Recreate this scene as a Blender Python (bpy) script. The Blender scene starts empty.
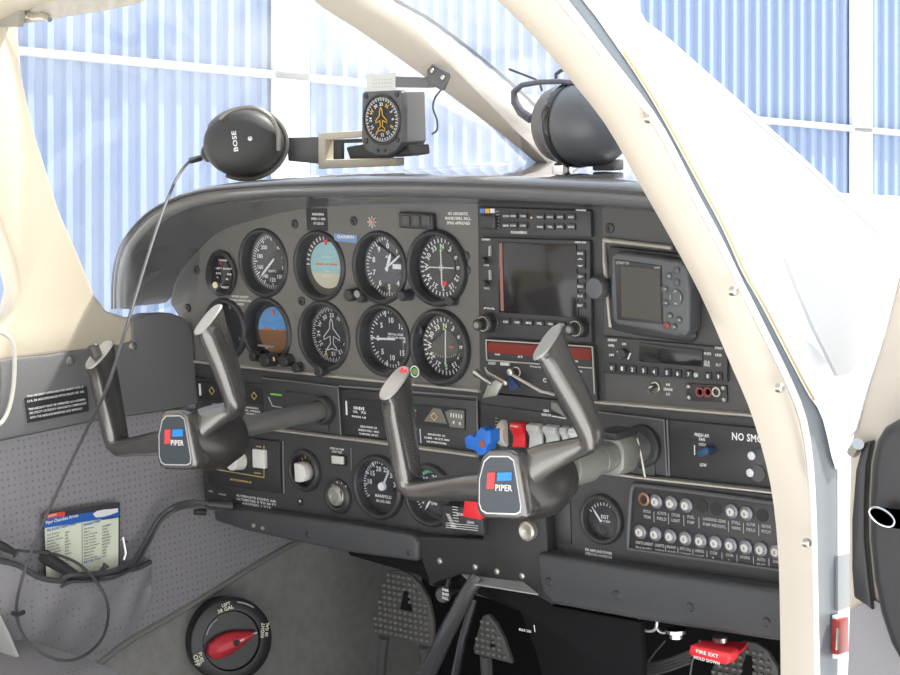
import bpy, bmesh, math, random
from mathutils import Vector as V, Matrix
random.seed(7)
sc = bpy.context.scene
C = sc.collection
PI = math.pi
# ---------------------------------------------------------------- camera, light, exposure
CAM = V((1.3806862, -1.6605441, 0.276489)); FPX = 1846.3
CR = Matrix(((0.7599475910, -0.0560576676, 0.6475625042), (0.6490335145, 0.1193142669, -0.7513451955), (-0.0351447863, 0.9912727393, 0.1270558947)))
cd = bpy.data.cameras.new('camera'); cam = bpy.data.objects.new('camera', cd); C.objects.link(cam)
cam.matrix_world = Matrix.Translation(CAM) @ CR.to_4x4()
cd.sensor_fit = 'HORIZONTAL'; cd.sensor_width = 36; cd.lens = FPX / 900 * 36; cd.clip_start = 0.02; cd.clip_end = 200
sc.camera = cam
sc.view_settings.view_transform = 'Standard'; sc.view_settings.look = 'None'; sc.view_settings.gamma = 1
sc.view_settings.use_curve_mapping = False
sc.view_settings.exposure = 0.55
w = bpy.data.worlds.new('sky'); sc.world = w; w.use_nodes = True
nt = w.node_tree; bg = nt.nodes['Background']
tc = nt.nodes.new('ShaderNodeTexCoord'); sp = nt.nodes.new('ShaderNodeSeparateXYZ'); rp = nt.nodes.new('ShaderNodeValToRGB')
nt.links.new(tc.outputs['Generated'], sp.inputs[0]); nt.links.new(sp.outputs['Z'], rp.inputs[0]); nt.links.new(rp.outputs[0], bg.inputs[0])
rp.color_ramp.elements[0].position = 0.0; rp.color_ramp.elements[0].color = (1, .97, .93, 1)
rp.color_ramp.elements[1].position = 0.8; rp.color_ramp.elements[1].color = (.62, .77, 1, 1)
bg.inputs[1].default_value = 1.15
sl = bpy.data.lights.new('sun', 'SUN'); sl.energy = 7.0; sl.angle = math.radians(1.5); sl.color = (1, .95, .86)
sun = bpy.data.objects.new('sun', sl); C.objects.link(sun)
sun.rotation_euler = V((-.30, -.60, -.95)).to_track_quat('-Z', 'Y').to_euler()

# ---------------------------------------------------------------- helpers
def at(px, py, Y=None, X=None, Z=None):
    d = CR @ V(((px - 450) / FPX, -(py - 337.5) / FPX, -1))
    t = (Y - CAM.y) / d.y if Y is not None else (X - CAM.x) / d.x if X is not None else (Z - CAM.z) / d.z
    return CAM + d * t
def res(L, n, smooth=True):
    L = [V(p) for p in L]
    D = [0]
    for a, b in zip(L, L[1:]): D.append(D[-1] + (b - a).length)
    out = []
    for k in range(n):
        s = D[-1] * k / (n - 1); i = 0
        while i < len(L) - 2 and D[i + 1] < s: i += 1
        t = (s - D[i]) / max(D[i + 1] - D[i], 1e-9)
        if smooth:
            p0, p1, p2, p3 = L[max(i - 1, 0)], L[i], L[i + 1], L[min(i + 2, len(L) - 1)]
            out.append(.5 * ((2 * p1) + (p2 - p0) * t + (2 * p0 - 5 * p1 + 4 * p2 - p3) * t * t + (3 * p1 - p0 - 3 * p2 + p3) * t ** 3))
        else: out.append(L[i].lerp(L[i + 1], t))
    return out
MC = {}
def mat(name, col, rough=.5, metal=0, bump=0, bscale=300, spec=.5, noise=0, nscale=20, emit=0, coat=0):
    if name in MC: return MC[name]
    m = bpy.data.materials.new(name); m.use_nodes = True; N = m.node_tree.nodes; L = m.node_tree.links
    b = N['Principled BSDF']; b.inputs['Base Color'].default_value = (*col, 1); b.inputs['Roughness'].default_value = rough
    b.inputs['Metallic'].default_value = metal; b.inputs['Specular IOR Level'].default_value = spec; b.inputs['Coat Weight'].default_value = coat
    if emit: b.inputs['Emission Color'].default_value = (*col, 1); b.inputs['Emission Strength'].default_value = emit
    if bump or noise: t = N.new('ShaderNodeTexCoord')
    if bump:
        n = N.new('ShaderNodeTexNoise'); n.inputs['Scale'].default_value = bscale; n.inputs['Detail'].default_value = 3
        L.new(t.outputs['Object'], n.inputs['Vector'])
        u = N.new('ShaderNodeBump'); u.inputs['Strength'].default_value = bump; u.inputs['Distance'].default_value = .001
        L.new(n.outputs[0], u.inputs['Height']); L.new(u.outputs[0], b.inputs['Normal'])
    if noise:
        n = N.new('ShaderNodeTexNoise'); n.inputs['Scale'].default_value = nscale; n.inputs['Detail'].default_value = 4
        L.new(t.outputs['Object'], n.inputs['Vector'])
        r = N.new('ShaderNodeMix'); r.data_type = 'RGBA'
        r.inputs['A'].default_value = (*[c * (1 - noise) for c in col], 1); r.inputs['B'].default_value = (*[min(1, c * (1 + noise)) for c in col], 1)
        L.new(n.outputs[0], r.inputs['Factor']); L.new(r.outputs['Result'], b.inputs['Base Color'])
    MC[name] = m; return m
def tag(o, label=None, cat=None, group=None, kind=None):
    for k, v in (('label', label), ('category', cat), ('group', group), ('kind', kind)):
        if v: o[k] = v
    return o
ROOT = {}
def thing(name, label, cat, loc, group=None):
    o = bpy.data.objects.new(name, None); C.objects.link(o); o.location = loc; o.empty_display_size = .02
    ROOT[o.name] = V(loc)
    return tag(o, label, cat, group)
FT = {}
def glyphs(s):
    if s not in FT:
        c = bpy.data.curves.new('t', 'FONT'); c.body = s; c.size = 1; c.offset = .028; c.space_character = 1.06; c.resolution_u = 2
        o = bpy.data.objects.new('t', c); me = o.to_mesh()
        vs = [(v.co.x, v.co.y) for v in me.vertices]; fs = [tuple(p.vertices) for p in me.polygons]
        o.to_mesh_clear(); bpy.data.objects.remove(o); bpy.data.curves.remove(c)
        xs = [v[0] for v in vs] or [0, 1]
        FT[s] = (vs, fs, min(xs), max(xs))
    return FT[s]
class MB:
    def __init__(s): s.v = []; s.f = []
    def add(s, vs, fs):
        n = len(s.v); s.v += [V(p) for p in vs]; s.f += [tuple(i + n for i in f) for f in fs]; return s
    def prism(s, ps, d):                       # closed polygon of 3-D points pushed along d
        n = len(ps); d = V(d)
        return s.add([V(p) for p in ps] + [V(p) + d for p in ps], [tuple(range(n)), tuple(range(2 * n - 1, n - 1, -1))] + [(i, i + n, (i + 1) % n + n, (i + 1) % n) for i in range(n)])
    def py(s, L, Y0, Y1):                      # outline at depth Y0, solid back to Y1
        return s.prism([at(x, y, Y=Y0) for x, y in L], (0, Y1 - Y0, 0))
    def plate(s, L, Y0, Y1, holes, Yh=0):       # outline with round holes, solid between Y0 and Y1
        from mathutils.geometry import tessellate_polygon
        loops = [[at(x, y, Y=Y0) for x, y in L]]
        for px, py, r in holes:
            c = at(px, py, Y=Yh); loops.append([V((c.x + r * math.cos(2 * PI * k / 40), Y0, c.z + r * math.sin(2 * PI * k / 40))) for k in range(40)])
        tri = tessellate_polygon(loops); flat = [p for l in loops for p in l]; n = len(flat); o = len(s.v)
        s.add(flat + [p + V((0, Y1 - Y0, 0)) for p in flat], [tuple(t) for t in tri] + [tuple(i + n for i in t[::-1]) for t in tri])
        b = 0
        for l in loops:
            m = len(l); s.f += [tuple(o + i for i in (b + j, b + (j + 1) % m, b + (j + 1) % m + n, b + j + n)) for j in range(m)]; b += m
        return s
    def box(s, c, sz, M=None):
        c = V(c); h = V(sz) / 2; M = M or Matrix.Identity(3)
        vs = [c + M @ V((h.x * i, h.y * j, h.z * k)) for i in (-1, 1) for j in (-1, 1) for k in (-1, 1)]
        return s.add(vs, [(0, 1, 3, 2), (4, 6, 7, 5), (0, 4, 5, 1), (2, 3, 7, 6), (0, 2, 6, 4), (1, 5, 7, 3)])
    def rings(s, R, caps=True, closed=True):
        m = len(R[0]); vs = [p for r in R for p in r]; fs = []
        for i in range(len(R) - 1):
            for j in range(m if closed else m - 1):
                k = (j + 1) % m; fs.append((i * m + j, i * m + k, (i + 1) * m + k, (i + 1) * m + j))
        if caps and closed: fs += [tuple(range(m))[::-1], tuple(range((len(R) - 1) * m, len(R) * m))]
        return s.add(vs, fs)
    def tube(s, P, r, n=10, sub=0):
        P = [V(p) for p in P]
        if sub:
            if isinstance(r, (list, tuple)):
                r = [r[min(int(k * (len(r) - 1) / (sub - 1)), len(r) - 2)] * (1 - (k * (len(r) - 1) / (sub - 1)) % 1) + r[min(int(k * (len(r) - 1) / (sub - 1)) + 1, len(r) - 1)] * ((k * (len(r) - 1) / (sub - 1)) % 1) for k in range(sub)]
            P = res(P, sub)
        R = []; up = V((.13, .29, .95)).normalized()
        for i, p in enumerate(P):
            t = (P[min(i + 1, len(P) - 1)] - P[max(i - 1, 0)]).normalized()
            u = up - t * up.dot(t)
            if u.length < .05: u = t.orthogonal()
            u.normalize(); up = u; q = t.cross(u); rr = r[i] if isinstance(r, (list, tuple)) else r
            R.append([p + (u * math.cos(a) + q * math.sin(a)) * rr for a in [2 * PI * k / n for k in range(n)]])
        return s.rings(R)
    def lathe(s, c, ax, prof, n=32, caps=True, u=None):
        c = V(c); ax = V(ax).normalized(); u = V(u).normalized() if u else ax.orthogonal().normalized(); q = ax.cross(u)
        R = [[c + ax * h + (u * math.cos(2 * PI * k / n) + q * math.sin(2 * PI * k / n)) * r for k in range(n)] for r, h in prof]
        return s.rings(R, caps)
    def text(s, t, o, h, w=None, X=(1, 0, 0), U=(0, 0, 1), center=False):
        vs, fs, a, b = glyphs(t); k = h / .7; kx = w / (b - a) if w else k; X = V(X); U = V(U); o = V(o)
        sh = (a + b) / 2 if center else a
        return s.add([o + X * ((x - sh) * kx) + U * (y * k - (h / 2 if center else 0)) for x, y in vs], fs)
    def tpx(s, t, p0, p1, h, Y=-.0007):         # lettering on the panel from p0 to p1
        a = at(*p0, Y=Y); b = at(*p1, Y=Y); return s.text(t, a, h, max(.001, b.x - a.x))
    def build(s, name, m, parent=None, bevel=0, seg=2, ang=35, loc=None, label=None):
        if not s.v: return None
        off = V((0, 0, 0)) if loc is None else V(loc)
        if parent is not None: off = ROOT[parent.name]
        me = bpy.data.meshes.new(name); me.from_pydata([tuple(p - off) for p in s.v], [], s.f); me.materials.append(m)
        bm = bmesh.new(); bm.from_mesh(me)
        if not name.startswith(('lettering', 'dial_markings')):
            bmesh.ops.remove_doubles(bm, verts=bm.verts, dist=1e-6); bmesh.ops.recalc_face_normals(bm, faces=bm.faces)
        if bevel:
            ed = [e for e in bm.edges if len(e.link_faces) == 2 and e.calc_face_angle(0) > .7]
            bmesh.ops.bevel(bm, geom=ed, offset=bevel, segments=seg, profile=.5, affect='EDGES', clamp_overlap=True)
        for f in bm.faces: f.smooth = True
        for e in bm.edges:
            if len(e.link_faces) == 2 and e.calc_face_angle(0) > math.radians(ang): e.smooth = False
        bm.to_mesh(me); bm.free()
        o = bpy.data.objects.new(name, me); C.objects.link(o)
        if parent is not None: o.parent = parent; ROOT[o.name] = off
        else:
            o.location = off; ROOT[o.name] = off
        if label: o['label'] = label
        return o
def copy_tree(o, parent=None):
    c = o.copy(); C.objects.link(c); c.parent = parent
    for ch in [x for x in bpy.data.objects if x.parent == o]: copy_tree(ch, c)
    return c

# ---------------------------------------------------------------- materials
PANEL = mat('panel_paint', (.15, .143, .135), .55, bump=.25, bscale=900, noise=.12, nscale=8)
PANEL2 = mat('panel_black', (.052, .052, .054), .5, bump=.2, bscale=900)
PAD = mat('black_vinyl', (.058, .06, .064), .5, bump=.5, bscale=500)
GLAREM = mat('glareshield_vinyl', (.09, .09, .094), .33, bump=.15, bscale=350, coat=1, spec=.8)
BLK = mat('black_plastic', (.038, .038, .04), .38)
BLKG = mat('black_gloss', (.02, .02, .022), .15)
FACE = mat('dial_black', (.022, .022, .024), .6)
WH = mat('white_mark', (.8, .8, .78), .6)
GREYT = mat('grey_mark', (.42, .42, .41), .6)
YEL = mat('yellow_mark', (.75, .55, .2), .6)
ORG = mat('orange_mark', (.9, .18, .05), .5)
GRN = mat('green_mark', (.25, .75, .1), .5)
REDM = mat('red_plastic', (.75, .03, .04), .35)
BLUM = mat('blue_plastic', (.02, .16, .62), .35)
CREAM = mat('cream_plastic', (.64, .57, .45), .5, bump=.15, bscale=200, noise=.05, nscale=6)
CREAM2 = mat('cream_paint', (.52, .46, .385), .5, noise=.04, nscale=5)
STRIP = mat('champagne_trim', (.50, .47, .42), .35, metal=.35)
CHROME = mat('chrome', (.75, .75, .75), .18, metal=1)
SCREWM = mat('screw_steel', (.6, .58, .52), .35, metal=1)
YOKE = mat('yoke_metal', (.2, .19, .182), .22, metal=.8, noise=.1, nscale=30)
YOKED = mat('yoke_dark', (.035, .031, .03), .3, noise=.3, nscale=40)
CAPM = mat('yoke_cap_metal', (.40, .39, .375), .5, metal=.5)
SHAFT = mat('shaft_metal', (.42, .41, .39), .3, metal=.8, noise=.15, nscale=30)
GREENM = mat('primer_green_metal', (.36, .375, .33), .38, metal=.6)
WKNOB = mat('ivory_knob', (.72, .71, .66), .4)
GREYP = mat('grey_plastic', (.5, .52, .5), .4)
GPS = mat('slate_plastic', (.105, .11, .118), .38)
SCREEN = mat('dark_screen', (.02, .018, .018), .12)
PAINTW = mat('white_paint', (.86, .87, .88), .35, coat=.3)
PAINTG = mat('grey_paint', (.25, .265, .28), .4)
SEALG = mat('bluegrey_seal', (.20, .225, .25), .4)
GOLD = mat('yellow_glue', (.42, .34, .16), .6)
REDL = mat('red_lens', (.28, .03, .025), .3)
CORD = mat('grey_cord', (.07, .07, .075), .45)
CARPET = mat('grey_carpet', (.27, .262, .245), .95, bump=1, bscale=700, noise=.25, nscale=60)
RUBBER = mat('worn_pedal_metal', (.26, .25, .235), .5, metal=.3, noise=.15, nscale=60)
BROWN = mat('brown_mark', (.3, .14, .06), .6)
SKYM = mat('sky_blue_mark', (.12, .36, .7), .5)
TEAL = mat('teal_mark', (.3, .55, .56), .5)
TAN = mat('tan_mark', (.6, .55, .4), .5)
CARD = mat('pale_card', (.74, .78, .62), .6)
CONC = mat('apron_concrete', (.75, .75, .74), .9, noise=.08, nscale=2)
GLOWR = mat('red_display', (.2, .02, .015), .25)
def fabric():
    m = bpy.data.materials.new('dotted_upholstery'); m.use_nodes = True; N = m.node_tree.nodes; L = m.node_tree.links; b = N['Principled BSDF']
    t = N.new('ShaderNodeTexCoord'); v = N.new('ShaderNodeTexVoronoi'); v.feature = 'F1'; v.inputs['Scale'].default_value = 110; v.inputs['Randomness'].default_value = .15
    r = N.new('ShaderNodeValToRGB'); r.color_ramp.elements[0].position = .15; r.color_ramp.elements[1].position = .24
    r.color_ramp.elements[0].color = (.2, .165, .19, 1); r.color_ramp.elements[1].color = (.27, .26, .275, 1)
    n = N.new('ShaderNodeTexNoise'); n.inputs['Scale'].default_value = 500; u = N.new('ShaderNodeBump'); u.inputs['Strength'].default_value = .4; u.inputs['Distance'].default_value = .001
    L.new(t.outputs['Object'], v.inputs[0]); L.new(v.outputs['Distance'], r.inputs[0]); L.new(r.outputs[0], b.inputs['Base Color'])
    L.new(t.outputs['Object'], n.inputs[0]); L.new(n.outputs[0], u.inputs['Height']); L.new(u.outputs[0], b.inputs['Normal'])
    b.inputs['Roughness'].default_value = .9; return m
FAB = fabric()
def glass(name, dust=.0, tint=(.97, .98, 1)):
    m = bpy.data.materials.new(name); m.use_nodes = True; N = m.node_tree.nodes; L = m.node_tree.links
    out = N['Material Output']; N.remove(N['Principled BSDF'])
    tr = N.new('ShaderNodeBsdfTransparent'); tr.inputs[0].default_value = (*tint, 1)
    g = N.new('ShaderNodeBsdfGlossy'); g.inputs['Roughness'].default_value = .02
    lw_ = N.new('ShaderNodeLayerWeight'); lw_.inputs[0].default_value = .5
    pw = N.new('ShaderNodeMath'); pw.operation = 'POWER'; pw.inputs[1].default_value = 5; L.new(lw_.outputs['Facing'], pw.inputs[0])
    fr = N.new('ShaderNodeMath'); fr.operation = 'MULTIPLY_ADD'; fr.inputs[1].default_value = .9; fr.inputs[2].default_value = .04; L.new(pw.outputs[0], fr.inputs[0])
    mx = N.new('ShaderNodeMixShader'); L.new(fr.outputs[0], mx.inputs[0]); L.new(tr.outputs[0], mx.inputs[1]); L.new(g.outputs[0], mx.inputs[2])
    last = mx
    if dust:
        tl = N.new('ShaderNodeBsdfTranslucent'); tl.inputs[0].default_value = (.95, .95, .95, 1)
        tcn = N.new('ShaderNodeTexCoord'); n = N.new('ShaderNodeTexNoise'); n.inputs['Scale'].default_value = 5; n.inputs['Detail'].default_value = 6; n.inputs['Distortion'].default_value = 1.2
        L.new(tcn.outputs['Object'], n.inputs[0])
        mr = N.new('ShaderNodeMapRange'); mr.inputs['From Min'].default_value = .35; mr.inputs['From Max'].default_value = .75
        mr.inputs['To Min'].default_value = dust * .5; mr.inputs['To Max'].default_value = dust * 1.7
        L.new(n.outputs[0], mr.inputs[0])
        m2 = N.new('ShaderNodeMixShader'); L.new(mr.outputs[0], m2.inputs[0]); L.new(mx.outputs[0], m2.inputs[1]); L.new(tl.outputs[0], m2.inputs[2]); last = m2
    L.new(last.outputs[0], out.inputs[0]); return m
GLASS = glass('instrument_glass'); WIND = glass('dusty_windshield', .12, (.86, .87, .88)); SIDEG = glass('side_window', .05)

# ---------------------------------------------------------------- hangar outside
ou = (CR @ V((math.cos(.61), 0, -math.sin(.61)))).normalized()      # along the wall
ov = (CR @ V((.0, 1, -.0))).normalized()
on = ou.cross(ov).normalized()
hc = CAM + (CR @ V((0, 0, -1))) * 11
def hang(px, py):
    d = CR @ V(((px - 450) / FPX, -(py - 337.5) / FPX, -1)); return CAM + d * ((hc - CAM).dot(on) / d.dot(on))
def hw(u, v, n=0): return hc + ou * u + ov * v + on * n
if on.dot(CAM - hc) < 0: on = -on
def uv(px, py): q = hang(px, py) - hc; return q.dot(ou), q.dot(ov)
u0 = uv(-150, 300)[0]; u1 = uv(1150, 300)[0]; vb = -1.5; vt = 5
mb = MB(); prof = []; x = u0; i = 0
pitch = .105
while x < u1:
    prof += [(x, 0), (x + pitch * .42, 0), (x + pitch * .56, .028), (x + pitch * .86, .028)]; x += pitch
mb.rings([[hw(a, vb, b) for a, b in prof], [hw(a, vt, b) for a, b in prof]], caps=False, closed=False)
HBLUE = mat('hangar_blue', (.28, .35, .49), .6, noise=.12, nscale=.8)
wf = tag(mb.build('wall_front', HBLUE, ang=20), kind='structure')
rail = MB(); a = uv(20, 47); b = uv(900, 130); vr = a[1] + .0
for (p, q) in [(a, b)]:
    rail.box(hw((u0 + u1) / 2, (a[1] + b[1]) / 2 - .03, .05), (u1 - u0, .04, .042), Matrix((ou, on, ov)).transposed())
rl = tag(rail.build('trim_1', mat('white_rail', (.45, .47, .46), .5)), kind='structure')
for k, (xa, xb) in enumerate(((269, 303), (847, 865), (-80, -50))):
    pm = MB(); ua = uv(xa, 200)[0]; ub = uv(xb, 200)[0]
    pm.box(hw((ua + ub) / 2, (vb + vt) / 2, .045), (ub - ua, .05, vt - vb), Matrix((ou, on, ov)).transposed())
    tag(pm.build('trim_%d' % (k + 2), mat('white_steel', (.9, .9, .89), .5)), kind='structure')
gm = MB(); gm.add([hw(u0 - 10, vb, 0), hw(u1 + 10, vb, 0), hw(u1 + 10, vb, 30), hw(u0 - 10, vb, 30)], [(0, 1, 2, 3)])
for i in range(4): gm.v[i] = gm.v[i]
gb = min(p.z for p in gm.v)
gnd = MB(); gnd.prism([hw(u0 - 10, vb, 0), hw(u1 + 10, vb, 0), hw(u1 + 10, vb - .0, 30), hw(u0 - 10, vb - .0, 30)], -ov * .1)
tag(gnd.build('ground', CONC), kind='structure')

# ---------------------------------------------------------------- cabin shell
XL = -.52
def wl(px, py, X=XL): return at(px, py, X=X)
w_ = MB()
up_e = [(-60, 446), (0, 441), (89, 422), (163, 411), (210, 404)]
seam = [(330, 528), (290, 545), (250, 568), (215, 590), (170, 617), (130, 640), (98, 664), (60, 700)]
top = [wl(*p) for p in up_e]; bot = [wl(*p) for p in seam][::-1]
poly = [V((XL, -1.3, top[0].z))] + top + [V((XL, .45, top[-1].z)), V((XL, .45, bot[-1].z))] + bot[::-1][0:] + [V((XL, -1.3, bot[0].z - .1))]
w_.prism(poly, (-.02, 0, 0))
wall = tag(w_.build('wall_left', FAB, loc=(XL, 0, 0)), kind='structure')
lw = MB(); lw.prism([V((XL - .004, .5, -.2)), V((XL - .004, .5, -.75)), V((XL - .004, -1.3, -.75)), V((XL - .004, -1.3, -.46)), *[p - V((.004, 0, 0)) for p in bot]], (-.02, 0, 0))
tag(lw.build('baseboard_left', CARPET, loc=(XL, 0, 0)), kind='structure')
sm = MB(); sm.tube([p + V((.001, 0, 0)) for p in bot], .0045, 8, 30)
tag(sm.build('trim_6', mat('seam_piping', (.2, .195, .18), .8)), kind='structure')
fl = MB(); fl.box((0, -.4, -.76), (1.08, 1.8, .02)); tag(fl.build('floor', CARPET), kind='structure')
fw = MB(); fw.box((-.06, .47, -.4), (1.06, .02, .75)); tag(fw.build('wall_firewall', mat('firewall_black', (.012, .012, .013), .8, spec=.15)), kind='structure')
# black vinyl panel below the window sill
bp = MB(); bl = [(-60, 372), (7, 359), (50, 355), (81, 350), (118, 346), (133, 341), (133, 320), (150, 314), (172, 313), (186, 318), (193, 332), (200, 404), (163, 411), (89, 422), (0, 441), (-60, 452)]
bp.prism([wl(*p, X=XL + .012) for p in bl], (-.03, 0, 0))
tag(bp.build('wall_sill', mat('side_vinyl', (.17, .17, .175), .5, bump=.5, bscale=400), bevel=.004, loc=(XL, 0, 0)), kind='structure')
# cream post and pilot window surround
cp = MB()
outer = [(-70, -40), (-10, -40), (10, -20), (19, 10), (20, 40), (23, 75), (35, 130), (60, 210), (85, 268), (97, 297), (108, 311), (133, 319), (135, 345), (81, 352), (7, 361), (-70, 374), (-70, 352), (2, 331), (14, 312), (19, 290), (13, 262), (0, 224), (-14, 180), (-45, 120), (-70, 90)]
cp.prism([wl(*p, X=XL + .008) for p in outer], (-.035, 0, 0))
tag(cp.build('trim_7', CREAM, bevel=.006, seg=3, loc=(XL, 0, 0)), kind='structure')
# rear part of cabin side with its window opening, roof
rs = MB(); z0 = top[0].z; rs.box((XL - .01, -.95, (z0 + .05) / 2 + .0), (.03, 1.0, .05 - z0 + .02)); rs.box((XL - .01, -.95, .38), (.03, 1.0, .1)); rs.box((XL - .01, -1.05, .2), (.03, .08, .5))
tag(rs.build('wall_back', CREAM), kind='structure')
wm = MB(); wm.prism([wl(p[0], p[1], X=XL - .01) for p in outer[15:]] + [wl(-70, -40, X=XL - .01), wl(-260, -40, X=XL - .01), wl(-260, 380, X=XL - .01)], (-.003, 0, 0))
tag(wm.build('window_1', SIDEG), kind='structure')
# ceiling and sun visor
cl = MB(); cx = [V((-.515, -.27, .385)), V((-.43, -.235, .405)), V((-.3, -.2, .42)), V((-.1, -.18, .43)), V((.1, -.18, .43)), V((.3, -.22, .42)), V((.48, -.3, .37))]
cl.rings([cx, [V((p.x, -1.3, p.z + .01)) for p in cx], [V((p.x, -1.3, p.z + .03)) for p in cx], [p + V((0, 0, .02)) for p in cx]], caps=False, closed=False)
tag(cl.build('ceiling', CREAM), kind='structure')
# sun visor in the top left corner
vs = thing('sun_visor', 'worn grey sun visor folded up in the top left corner of the cabin', 'sun visor', wl(0, 0, X=-.46))
m = MB(); m.py([(19, 24), (60, 17), (100, 11), (132, 4), (150, -3), (150, -40), (-40, -60), (-40, 24)], -.285, -.28)
m.build('visor_panel', mat('worn_visor', (.52, .49, .45), .7, noise=.3, nscale=60), vs)
m = MB(); m.py([(-40, -60), (22, -60), (20, 5), (17, 27), (-40, 27)], -.30, -.29); m.build('visor_pad', mat('visor_grey', (.34, .32, .28), .7), vs, bevel=.002)
m = MB(); m.tube([at(*p, Y=-.287) for p in ((12, 25), (19, 20), (27, 15), (34, 17), (42, 16), (50, 19))], .004, 8, 20); m.build('hinge_clip', CHROME, vs)
dk = MB(); dk.box((-.05, .27, .0), (.94, .5, .01)); tag(dk.build('added_sun_block', mat('firewall_black', (.012, .012, .013), .8, spec=.15)), kind='structure')  # unseen sheet added behind the panel to keep sun off the carpet
cw = MB(); cw.rings([[V((x, y, z - .14 * (x / .5) ** 2)) for x in (-.52, -.35, -.15, .05, .25, .42)] for y, z in ((.34, .155), (.7, .13), (1.5, .06))], caps=False, closed=False); tag(cw.build('wall_cowl', mat('white_paint', (.86, .87, .88), .35)), kind='structure')
cs = MB(); cs.box((.487, .72, -.42), (.02, 1.36, .72)); tag(cs.build('wall_cowl_side', mat('white_paint', (.86, .87, .88), .35)), kind='structure')
# windshield
def pane(name, c00, c10, c11, c01, bul, m, n=16):
    mbp = MB(); G = []
    for i in range(n + 1):
        r = []
        for j in range(n + 1):
            s = i / n; t = j / n
            p = V(c00) * (1 - s) * (1 - t) + V(c10) * s * (1 - t) + V(c11) * s * t + V(c01) * (1 - s) * t
            r.append(p + V(bul) * (4 * s * (1 - s)) * (.9 - .2 * t))
        G.append(r)
    mbp.rings(G, caps=False, closed=False)
    return tag(mbp.build(name, m), kind='structure')
XC = -.07
pbase = at(556, 168, X=XC); ptop = at(308, -30, X=XC)
pane('window_2', (-.535, -.15, .0), pbase + V((0, 0, -.02)), ptop + V((0, 0, .03)), (-.51, -.28, .40), (-.05, .30, .01), WIND)
pane('window_3', pbase + V((0, 0, -.02)), (.30, .10, .13), (.33, -.30, .385), ptop + V((0, 0, .03)), (.02, .16, .0), WIND)
# centre post
pl = [(250, -60), (316, 0), (356, 26), (410, 64), (450, 93), (500, 131), (545, 168)]; pr_ = [(330, -60), (388, 0), (420, 18), (470, 55), (514, 92), (548, 125), (590, 168)]
m = MB(); A = res([at(*p, X=XC) for p in pl], 20); B = res([at(*p, X=XC) for p in pr_], 20)
m.rings([[a + V((0, .004, -.004)), a.lerp(b, .12) + V((.014, 0, 0)), a.lerp(b, .5) + V((.018, 0, 0)), a.lerp(b, .88) + V((.014, 0, 0)), b + V((0, 0, .002)), b + V((-.02, .024, -.001)), a + V((-.02, .024, -.003))] for a, b in zip(A, B)])
tag(m.build('trim_8', CREAM2, ang=50), kind='structure')
m = MB(); m.tube([b + V((.008, 0, .002)) for b in B], .0022, 6); tag(m.build('trim_9', mat('dark_gasket', (.03, .03, .035), .4)), kind='structure')

# ---------------------------------------------------------------- door frame, outer skin
N_ = 40
def cur(L, X): return res([at(x, y, X=X) for x, y in L], N_)
cA = [(430, -60), (497, 0), (537, 40), (573, 83), (607, 127), (643, 190), (677, 250), (703, 300), (730, 363), (750, 410), (765, 460), (773, 500), (778, 550), (780, 610), (781, 690)]
cB = [(500, -60), (555, 0), (600, 58), (650, 124), (685, 190), (712, 240), (733, 283), (752, 320), (783, 383), (797, 420), (804, 465), (807, 520), (808, 560), (809, 610), (811, 690)]
cC = [(x + 8, y - 1) for x, y in cB]
cD = [(540, -60), (583, 0), (600, 22), (650, 97), (700, 187), (724, 232), (742, 272), (761, 305), (805, 389), (822, 417), (833, 446), (839, 500), (839, 560), (839, 610), (839, 690)]
XR = .5
A = cur(cA, XR - .03); B = cur(cB, XR); Cc = cur(cC, XR + .002); D = cur(cD, XR + .003)
m = MB(); m.rings([[a + V((-.03, .05, 0)), a, a.lerp(b, .12) + V((.012, 0, 0)), a.lerp(b, .4) + V((.016, 0, 0)), a.lerp(b, .75) + V((.012, 0, 0)), b + V((.003, 0, 0)), b + V((-.01, .01, 0)), a + V((-.03, .07, 0))] for a, b in zip(A, B)], caps=False)
tag(m.build('trim_10', CREAM2, ang=60), kind='structure')
m = MB(); m.tube([b.lerp(c, .5) + V((.001, 0, 0)) for b, c in zip(B, Cc)], .0045, 8); tag(m.build('trim_11', mat('white_seal', (.8, .79, .76), .5)), kind='structure')
m = MB(); m.rings([[c, c.lerp(d, .3) + V((-.001, 0, 0)), c.lerp(d, .65) + V((-.001, 0, 0)), d.lerp(c, .2) + V((.0005, 0, 0)), d] for c, d in zip(Cc, D)], caps=False, closed=False); tag(m.build('trim_12', SEALG, ang=50), kind='structure')
m = MB(); m.tube([d + V((.003, 0, 0)) for d in D[6:26]], .0013, 6); tag(m.build('trim_13', GOLD), kind='structure')
m = MB()
for q in ((651, 118), (735, 291), (781, 388), (808, 543)): c = at(*q, X=XR + .012); m.lathe(c, (1, 0, 0), [(.0045, -.004), (.0045, .001), (.003, .0025)], 12)
tag(m.build('trim_14', SCREWM), kind='structure')
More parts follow.
